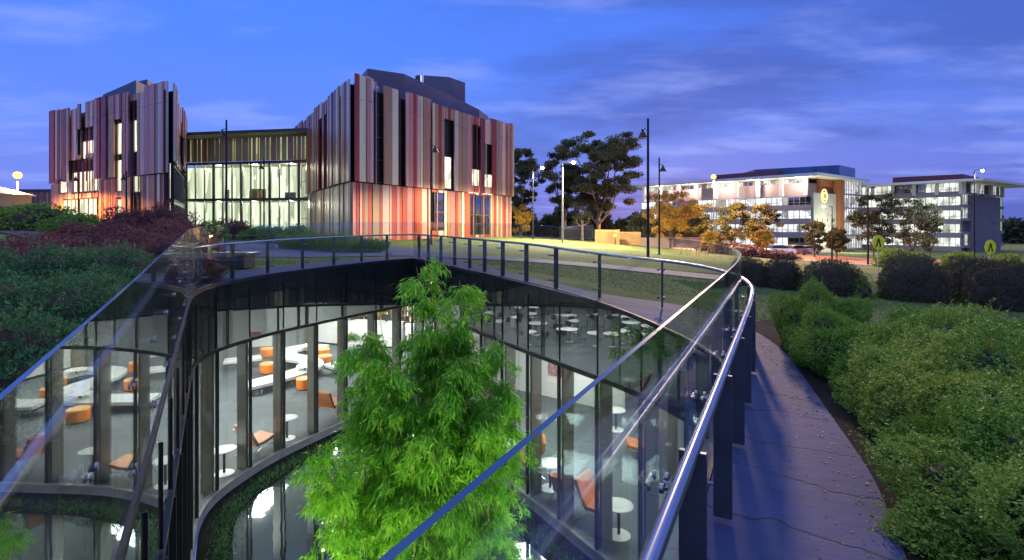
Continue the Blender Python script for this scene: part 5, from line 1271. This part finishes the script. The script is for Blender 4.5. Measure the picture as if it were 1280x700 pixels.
def tub(label, x, y, rz):
    r = thing('tub_chair', label, 'chair', (x, y, FL), rz); mb = MB(); n = 18; vs = []
    for k in range(n + 1):
        a_ = R(-120 + 240 * k / n); h = .78 - .14 * abs(k / n - .5) * 2; ca, sa = -math.cos(a_), math.sin(a_)
        vs += [(ca * .27, sa * .27, .38), (ca * .35, sa * .35, h), (ca * .31, sa * .31, h), (ca * .23, sa * .23, .4)]
    fs = []
    for k in range(n):
        a_ = k * 4
        for q in range(4): fs.append((a_ + q, a_ + 4 + q, a_ + 4 + (q + 1) % 4, a_ + (q + 1) % 4))
    fs += [(0, 1, 2, 3), (n * 4 + 3, n * 4 + 2, n * 4 + 1, n * 4)]
    mb.add(vs, fs, 0, True); mb.build('backrest', M['orange_l'], r); mb = MB(); mb.lathe([(.2, .34), (.28, .37), (.28, .43), (.24, .46), (.02, .47)], 22); mb.build('seat', M['orange_l'], r)
    for sx in (-1, 1):
        for sy in (-1, 1): mb = MB(); mb.tube([(sx * .17, sy * .17, .36), (sx * .27, sy * .27, 0)], .012, 8); mb.build('leg', M['chrome'], r)
    return r
tub('orange tub chair with chrome legs right of the bamboo, inside the glass', 1.25, 12.45, R(60))
# curved bench
def ribbon(label, pts, w, name='curved_bench'):
    r = thing(name, label, 'bench'); c = catmull([(p[0], p[1], 0) for p in pts], .15)
    def slab(z0, z1, w_, nm, mat):
        a = offs(c, -w_ / 2); b_ = offs(c, w_ / 2); mb = MB(); vs = []; n = len(c)
        for i in range(n): vs += [(a[i].x, a[i].y, z0), (b_[i].x, b_[i].y, z0), (b_[i].x, b_[i].y, z1), (a[i].x, a[i].y, z1)]
        fs = []
        for i in range(n - 1):
            k = i * 4
            for q in range(4): fs.append((k + q, k + 4 + q, k + 4 + (q + 1) % 4, k + (q + 1) % 4))
        fs += [(0, 1, 2, 3), ((n - 1) * 4 + 3, (n - 1) * 4 + 2, (n - 1) * 4 + 1, (n - 1) * 4)]
        mb.add(vs, fs, 0, False); return mb.build(nm, mat, r, bevel=.02)
    slab(FL + .3, FL + .43, w, 'seat', M['seatg']); slab(FL + .24, FL + .296, w - .1, 'frame', M['blackp'])
    for i in range(3, len(c), max(6, len(c) // 7)):
        for s_ in (-1, 1):
            q = offs(c, s_ * (w / 2 - .12))[i]; mb = MB(); mb.lathe([(.035, 0), (.03, .25)], 10, (q.x, q.y, FL)); mb.build('leg', M['chrome'], r)
    return r
ribbon('long winding pale grey bench between the orange drum stools', [(-10.5, 20.4), (-9.9, 21.2), (-9.3, 22.1), (-9.0, 23.3), (-9.6, 24.4), (-10.7, 25.0), (-11.3, 26.0), (-10.8, 27.0), (-9.7, 26.9)], 1.0)
ribbon('short pale grey bench behind the leftmost orange stool', [(-13.4, 24.2), (-12.7, 24.5), (-12.0, 24.9)], .8)
ribbon('pale grey bench end by the bamboo at the right of the lounge', [(-8.2, 23.2), (-7.6, 24.0), (-7.4, 25.0)], .9)
# reception desk, shelves, walls, columns
def desk(label, x, y, w, d, h, rz):
    r = thing('reception_desk', label, 'desk', (x, y, FL), rz); mb = MB(); mb.box((0, 0, h / 2 + .05), (w, d, h - .1)); mb.build('front_panel', M['ltop'], r, bevel=.02)
    mb = MB(); mb.box((0, 0, h + .02), (w + .06, d + .06, .04)); mb.build('countertop', M['ltop'], r); mb = MB(); mb.box((0, 0, .045), (w - .1, d - .1, .09)); mb.build('plinth', M['blackp'], r)
    mb = MB(); mb.box((w * .2, .1, h + .28), (.5, .05, .34)); mb.box((w * .2, .14, h + .08), (.08, .08, .1)); mb.build('monitor', M['blackp'], r); return r
desk('white reception desk block left of the planter, far inside the left lounge', -10.1, 29.6, 1.9, .8, 1.25, R(-20)); desk('longer white reception desk right of the small plant, inside the left lounge', -7.6, 29.0, 2.9, .9, 1.3, R(-14))
desk('white service counter seen behind the bamboo top', -4.6, 28.5, 2.4, .8, 1.25, R(8))
def shelf(label, x, y, rz, w=2.6, h=2.0, lv=5, proto={}):
    key = (w, h)
    if key in proto: return dup(proto[key], (x, y, FL), rz, label)
    r = thing('bookshelf', label, 'bookshelf', (x, y, FL), rz, 'bookshelves in the sunken library'); mb = MB(); mb.box((0, .02, h / 2), (w, .03, h))
    for sx in (-1, 1): mb.box((sx * (w / 2 - .015), -.16, h / 2), (.03, .32, h))
    mb.build('frame', M['wood'], r); rnd = random.Random(4)
    for k in range(lv + 1): mb = MB(); mb.box((0, -.16, .08 + (h - .1) * k / lv), (w - .07, .3, .025)); mb.build('shelf', M['wood'], r)
    mb = MB()
    for k in range(lv):
        u = -w / 2 + .08
        while u < w / 2 - .1:
            bw_ = rnd.choice((.03, .04, .05, .06)); bh = rnd.uniform(.2, .3)
            if rnd.random() > .12: mb.box((u + bw_ / 2, -.17, .1 + (h - .1) * k / lv + bh / 2), (bw_ - .004, .2, bh), 0, rnd.randint(0, 5))
            u += bw_
    mb.build('books', [M['book1'], M['ltop'], M['maroonbox'], M['blueglass'], M['yellow'], M['blackp']], r); proto[key] = r; return r
for i, (x, y, rz, lab) in enumerate([(-9.2, 34, 0, 'timber bookshelf behind the reception desks, left'), (-6.2, 34, 0, 'timber bookshelf behind the reception desks, middle'), (-3.2, 34, 0, 'timber bookshelf behind the reception desks, right'), (0, 33, 0, 'timber bookshelf behind the bamboo crown'),
        (-30, 22, R(90), 'timber bookshelf at the far west wall among cafe tables'), (-30, 27, R(90), 'timber bookshelf at the far west wall by the corner'), (-27, 31, R(45), 'timber bookshelf set at an angle behind the cafe tables'), (-24, 35, 0, 'timber bookshelf along the north wall behind the cafe tables'), (-20, 36, 0, 'timber bookshelf along the north wall, next to the angled one'),
        (-30, 12, R(90), 'timber bookshelf at the west wall, southern end')]): shelf(lab, x, y, rz)
def partition(label, a, b_, th=.2, z1=CE - .02, mat='wallw'):
    fr = face_frame(a, b_); c = fr[0] + fr[1] * fr[3] / 2; mb = MB(); mb.box((c.x, c.y, (FL + z1) / 2), (fr[3], th, z1 - FL), fr[4]); o_ = mb.build('partition_wall', M[mat]); return tag(o_, label, 'wall'), fr
_, fr = partition('long white partition wall carrying the red painting, right of the bamboo', (-1.6, 22.6), (4.0, 18.6))
c = fr[0] + fr[1] * (fr[3] * .62) + fr[2] * .13; mb = MB(); mb.box((c.x, c.y, -3.35), (.95, .05, .95), fr[4]); pa = mb.build('painting', M['art']); tag(pa, 'square red and cream abstract painting on the white wall', 'painting')
partition('short white wall stub seen at the end of the right hand room', (4.9, 18.6), (6.1, 17.9)); partition('white wall panel left of the curved bench', (-14.9, 28.6), (-13.4, 29.0)); partition('white partition behind the reception area', (-16, 37), (-2, 38))
def column(label, x, y, r_=.32):
    mb = MB(); mb.lathe([(r_, FL), (r_, CE - .02)], 28, (x, y, 0)); o_ = mb.build('concrete_column', M['conc']); return tag(o_, label, 'column', 'round concrete columns')
for lab, x, y in (('round concrete column in the right hand room, seen past the handrail', 4.0, 13.6), ('round concrete column behind the curved bench', -11.5, 29.8), ('round concrete column among the cafe tables, near the lounge', -16.6, 20.9), ('round concrete column amid the cafe tables, farther west', -20.5, 26.5), ('round concrete column by the southern cafe tables', -15.5, 10.0), ('round concrete column behind the service counter', -3.0, 30.0), ('round concrete column at the south west', -21, 6)): column(lab, x, y)
# cafe tables and chairs (mostly met as reflections in the dark glass band)
cafe = [(-14.6, 19.6), (-17.2, 20.2), (-17.9, 23.3), (-20.2, 22.0), (-22.8, 23.0), (-23.2, 26.6), (-26.2, 25.5), (-26.0, 29.5), (-19.5, 30.0), (-16, 16), (-19, 14.5), (-14.5, 13.0), (-17.5, 10.5), (-21.5, 11.5), (-14.8, 6.5), (-18.5, 4.5), (-22, 17.5), (-25.5, 19.5), (-16.2, 18.1), (-18.9, 18.6), (-20.6, 19.8), (-15.9, 23.9), (-21.6, 25.0), (-24.6, 22.2), (-18.2, 26.4), (-24.4, 28.2)]
names_ = ['nearest the lounge', 'next to the concrete column', 'behind the column', 'in the middle of the cafe', 'west of the middle', 'north west of the middle', 'towards the far bookshelves', 'by the angled bookshelf', 'by the north wall', 'south of the column', 'south of the middle', 'by the southern glass', 'beside the southern column', 'far in the south west', 'near the south wall', 'in the south west corner', 'west, south of the middle', 'by the west bookshelves', 'second from the lounge', 'third from the lounge', 'in the second row of the cafe', 'north of the near column', 'in the north west row', 'in front of the west bookshelves', 'north of the middle', 'near the angled bookshelf']
def cafe_chair(label, x, y, rz, proto=[None]):
    if proto[0] is None:
        r = thing('cafe_chair', label, 'chair', (x, y, FL), rz, 'black chairs round the cafe tables')
        mb = MB(); mb.box((0, 0, .45), (.42, .42, .03)); mb.build('seat', M['blackp'], r, bevel=.015); mb = MB(); mb.box((-.2, 0, .7), (.03, .4, .3)); mb.build('backrest', M['blackp'], r, bevel=.012)
        for sx in (-1, 1):
            for sy in (-1, 1): mb = MB(); mb.tube([(sx * .16, sy * .17, .44), (sx * .22, sy * .2, 0)], .012, 6); mb.build('leg', M['chrome'], r)
        proto[0] = r; return r
    return dup(proto[0], (x, y, FL), rz, label)
rnd = random.Random(9)
for (x, y), nm in zip(cafe, names_):
    ped_table('white round cafe table ' + nm, x, y, .55, .74, group='white round cafe tables'); a0_ = rnd.uniform(0, 6)
    for k in range(3):
        a_ = a0_ + k * 2.1 + rnd.uniform(-.2, .2); cafe_chair('black chair with chrome legs at the cafe table ' + nm, x + .85 * math.cos(a_), y + .85 * math.sin(a_), a_ + PI)
# potted plant by the desk
pt = thing('potted_plant', 'green potted plant before the reception desks', 'plant', (-8.5, 27.6, FL)); mb = MB(); mb.lathe([(.18, 0), (.24, .4), (.22, .42)], 18); mb.build('pot', M['ltop'], pt)
n = 500; d = rdir(n, 0); leaves('foliage', d * .4 * RNG.random(n)[:, None] ** .5 + np.array([0, 0, .55]), unit(d + np.array([0, 0, .3])), unit(np.cross(d, rdir(n))), .16 * np.ones(n), .05 * np.ones(n), M['leaf_dark'], pt, .2)
# slim rail on the right by the chairs
# ceiling lights
M['panel'] = emitmat('ceiling_light_panel', (1, .97, .9), 5)
lights_xy = [(-10.3, 15.5), (-10.5, 20.5), (-9.5, 26), (-4.5, 26), (1.2, 16.5), (3.6, 13.2), (5.4, 8), (6.5, 17), (-12, 10), (-16, 18), (-19, 24), (-24, 21), (-25, 28), (-16, 12), (-19, 7), (-15, 31), (-6, 32), (-8, 4), (4, 3), (2, 24)]
EPAN = 280
lp0 = None
for i, (x, y) in enumerate(lights_xy):
    if lp0 is None:
        mb = MB(); mb.box((0, 0, 0), (1.9, .9, .05)); lp0 = mb.build('ceiling_light', M['panel']); lp0.location = (x, y, CE - .05); o_ = lp0
    else: o_ = lp0.copy(); COL.objects.link(o_); o_.location = (x, y, CE - .05)
    tag(o_, 'flat white ceiling light panel in the sunken library', 'ceiling light', 'ceiling light panels')
    l = D.lights.new('panel_glow', 'AREA'); l.shape = 'RECTANGLE'; l.size = 2.4; l.size_y = 2.4; l.energy = EPAN; l.color = (1, .96, .88); lo = D.objects.new('panel_glow', l); link(lo); lo.location = (x, y, CE - .12)

# small spike lights in the planting that light the bamboo
sp0 = None
for i, (x, y, tx, ty) in enumerate([(-3.6, 7.0, -1.9, 9.0), (1.1, 6.6, -.1, 9.0), (-1.3, 5.4, -1.2, 9.0), (-3.9, 10.6, -1.6, 9.6), (1.3, 9.6, -.2, 9.4)]):
    r = thing('spike_light', ['small garden spotlight in the pond bed, left of the bamboo', 'small garden spotlight in the pond bed, right of the bamboo', 'small garden spotlight in the pond bed, in front of the bamboo', 'small garden spotlight behind the bamboo on the left', 'small garden spotlight behind the bamboo on the right'][i], 'spotlight', (x, y, FL - .3), math.atan2(ty - y, tx - x), 'garden spotlights round the bamboo')
    mb = MB(); mb.tube([(0, 0, -.1), (0, 0, .28)], .012, 8); mb.build('spike', M['blackp'], r)
    mb = MB(); mb.tube([(-.06, 0, .26), (.06, 0, .36)], .04, 12); mb.build('lamp_housing', M['blackp'], r)
    mb = MB(); mb.lathe([(.03, 0), (.03, .006)], 12, M=Matrix.Translation((.063, 0, .363)) @ Matrix.Rotation(R(50), 4, 'Y')); mb.build('lamp_lens', M['panel'], r)
    l = D.lights.new('spike_glow', 'SPOT'); l.energy = 360; l.color = (1, .95, .7); l.spot_size = R(85); l.spot_blend = .6; l.shadow_soft_size = .04; lo = D.objects.new('spike_glow', l); link(lo, r); lo.location = (.09, 0, .4)
    dd = Vector((math.hypot(tx - x, ty - y), 0, 2.6)).normalized(); lo.rotation_euler = dd.to_track_quat('-Z', 'Y').to_euler()

# ------------------------------------------------------------------ sky, dusk light, camera
w = D.worlds.new('World'); SC.world = w; w.use_nodes = True; nt = w.node_tree; nt.nodes.clear(); L = nt.links
SUN_AZ = 19.0; SUN_EL = 20.0                 # degrees right of straight ahead, above the horizon
out = nt.nodes.new('ShaderNodeOutputWorld'); sky = nt.nodes.new('ShaderNodeTexSky'); sky.sky_type = 'NISHITA'; sky.sun_disc = False
sky.sun_elevation = R(2); sky.sun_rotation = R(SUN_AZ); bgs = nt.nodes.new('ShaderNodeBackground'); bgs.inputs[1].default_value = .004; L.new(sky.outputs[0], bgs.inputs[0])
tc = nt.nodes.new('ShaderNodeTexCoord'); sep = nt.nodes.new('ShaderNodeSeparateXYZ'); L.new(tc.outputs['Generated'], sep.inputs[0])
gr = nt.nodes.new('ShaderNodeValToRGB'); cr = gr.color_ramp; cr.elements[0].position = 0; cr.elements[0].color = (.14, .2, .68, 1); cr.elements[1].position = 1; cr.elements[1].color = (.62, .76, 1.1, 1)
for p, c in ((.05, (.16, .22, .74)), (.16, (.13, .25, .85)), (.3, (.08, .22, .9)), (.42, (.07, .21, .88)), (.62, (.5, .66, 1.05))):
    e = cr.elements.new(p); e.color = (*c, 1)
L.new(sep.outputs['Z'], gr.inputs[0])
# darker, more violet to the right
mrx = nt.nodes.new('ShaderNodeMapRange'); mrx.inputs['From Min'].default_value = -.3; mrx.inputs['From Max'].default_value = .55; L.new(sep.outputs['X'], mrx.inputs[0])
mxr = nt.nodes.new('ShaderNodeMix'); mxr.data_type = 'RGBA'; mxr.blend_type = 'MULTIPLY'; L.new(mrx.outputs[0], mxr.inputs[0]); L.new(gr.outputs[0], mxr.inputs[6]); mxr.inputs[7].default_value = (.82, .78, .84, 1)
# clouds: long soft streaks, denser on the right
mp = nt.nodes.new('ShaderNodeVectorMath'); mp.operation = 'DIVIDE'; L.new(tc.outputs['Generated'], mp.inputs[0])
cz = nt.nodes.new('ShaderNodeMath'); cz.operation = 'MAXIMUM'; cz.inputs[1].default_value = .02; L.new(sep.outputs['Z'], cz.inputs[0])
cz2 = nt.nodes.new('ShaderNodeMath'); cz2.operation = 'ADD'; cz2.inputs[1].default_value = .09; L.new(cz.outputs[0], cz2.inputs[0])
cb_ = nt.nodes.new('ShaderNodeCombineXYZ'); L.new(cz2.outputs[0], cb_.inputs[0]); L.new(cz2.outputs[0], cb_.inputs[1]); cb_.inputs[2].default_value = 1; L.new(cb_.outputs[0], mp.inputs[1])
mpp = nt.nodes.new('ShaderNodeMapping'); mpp.inputs['Rotation'].default_value = (0, 0, R(12)); mpp.inputs['Scale'].default_value = (.42, .62, 1); L.new(mp.outputs[0], mpp.inputs[0])
nz = nt.nodes.new('ShaderNodeTexNoise'); nz.inputs['Scale'].default_value = .72; nz.inputs['Detail'].default_value = 7; nz.inputs['Roughness'].default_value = .6; nz.inputs['Distortion'].default_value = .35; L.new(mpp.outputs[0], nz.inputs[0])
dk = nt.nodes.new('ShaderNodeMapRange'); dk.interpolation_type = 'SMOOTHSTEP'; dk.inputs['From Min'].default_value = .45; dk.inputs['From Max'].default_value = .58; dk.inputs['To Max'].default_value = .8; L.new(nz.outputs[0], dk.inputs[0])
mdx = nt.nodes.new('ShaderNodeMapRange'); mdx.inputs['From Min'].default_value = -.35; mdx.inputs['From Max'].default_value = .25; mdx.inputs['To Min'].default_value = .12; L.new(sep.outputs['X'], mdx.inputs[0])
dkm = nt.nodes.new('ShaderNodeMath'); dkm.operation = 'MULTIPLY'; L.new(dk.outputs[0], dkm.inputs[0]); L.new(mdx.outputs[0], dkm.inputs[1])
mxd = nt.nodes.new('ShaderNodeMix'); mxd.data_type = 'RGBA'; L.new(dkm.outputs[0], mxd.inputs[0]); L.new(mxr.outputs[2], mxd.inputs[6]); mxd.inputs[7].default_value = (.055, .11, .46, 1)
nz2 = nt.nodes.new('ShaderNodeTexNoise'); nz2.inputs['Scale'].default_value = 2.6; nz2.inputs['Detail'].default_value = 8; nz2.inputs['Roughness'].default_value = .55; mpp2 = nt.nodes.new('ShaderNodeMapping'); mpp2.inputs['Location'].default_value = (7.3, 2.1, 0); mpp2.inputs['Scale'].default_value = (.4, .7, 1); L.new(mp.outputs[0], mpp2.inputs[0]); L.new(mpp2.outputs[0], nz2.inputs[0])
lt = nt.nodes.new('ShaderNodeMapRange'); lt.interpolation_type = 'SMOOTHSTEP'; lt.inputs['From Min'].default_value = .48; lt.inputs['From Max'].default_value = .72; lt.inputs['To Max'].default_value = .55; L.new(nz2.outputs[0], lt.inputs[0])
mxl = nt.nodes.new('ShaderNodeMix'); mxl.data_type = 'RGBA'; L.new(lt.outputs[0], mxl.inputs[0]); L.new(mxd.outputs[2], mxl.inputs[6]); mxl.inputs[7].default_value = (.27, .36, .88, 1)
bg = nt.nodes.new('ShaderNodeBackground'); bg.inputs[1].default_value = 1.0; L.new(mxl.outputs[2], bg.inputs[0])
ads = nt.nodes.new('ShaderNodeAddShader'); L.new(bg.outputs[0], ads.inputs[0]); L.new(bgs.outputs[0], ads.inputs[1]); L.new(ads.outputs[0], out.inputs[0])
sl = D.lights.new('sun', 'SUN'); sl.energy = 1.5; sl.angle = R(3); sl.color = (1, .66, .42); so = D.objects.new('sun', sl); link(so)
dv = Vector((math.sin(R(SUN_AZ)) * math.cos(R(SUN_EL)), math.cos(R(SUN_AZ)) * math.cos(R(SUN_EL)), math.sin(R(SUN_EL)))); so.rotation_euler = dv.to_track_quat('Z', 'Y').to_euler()

cd = D.cameras.new('camera'); cam = D.objects.new('camera', cd); link(cam); cam.location = (0, 0, EYE); cam.rotation_euler = (R(90), 0, 0)
cd.sensor_width = 36; cd.lens = 36 * F / 1280; cd.shift_y = -(350 - HY) / 1280; cd.clip_start = .05; cd.clip_end = 4000; SC.camera = cam
SC.view_settings.view_transform = 'Standard'; SC.view_settings.look = 'None'; SC.view_settings.exposure = .25; SC.view_settings.gamma = 1
SC.cycles.transparent_max_bounces = 40; SC.cycles.max_bounces = 10; SC.cycles.glossy_bounces = 6; SC.cycles.diffuse_bounces = 3; SC.cycles.caustics_reflective = False; SC.cycles.caustics_refractive = False
SC.cycles.sample_clamp_indirect = 4; SC.cycles.use_denoising = True
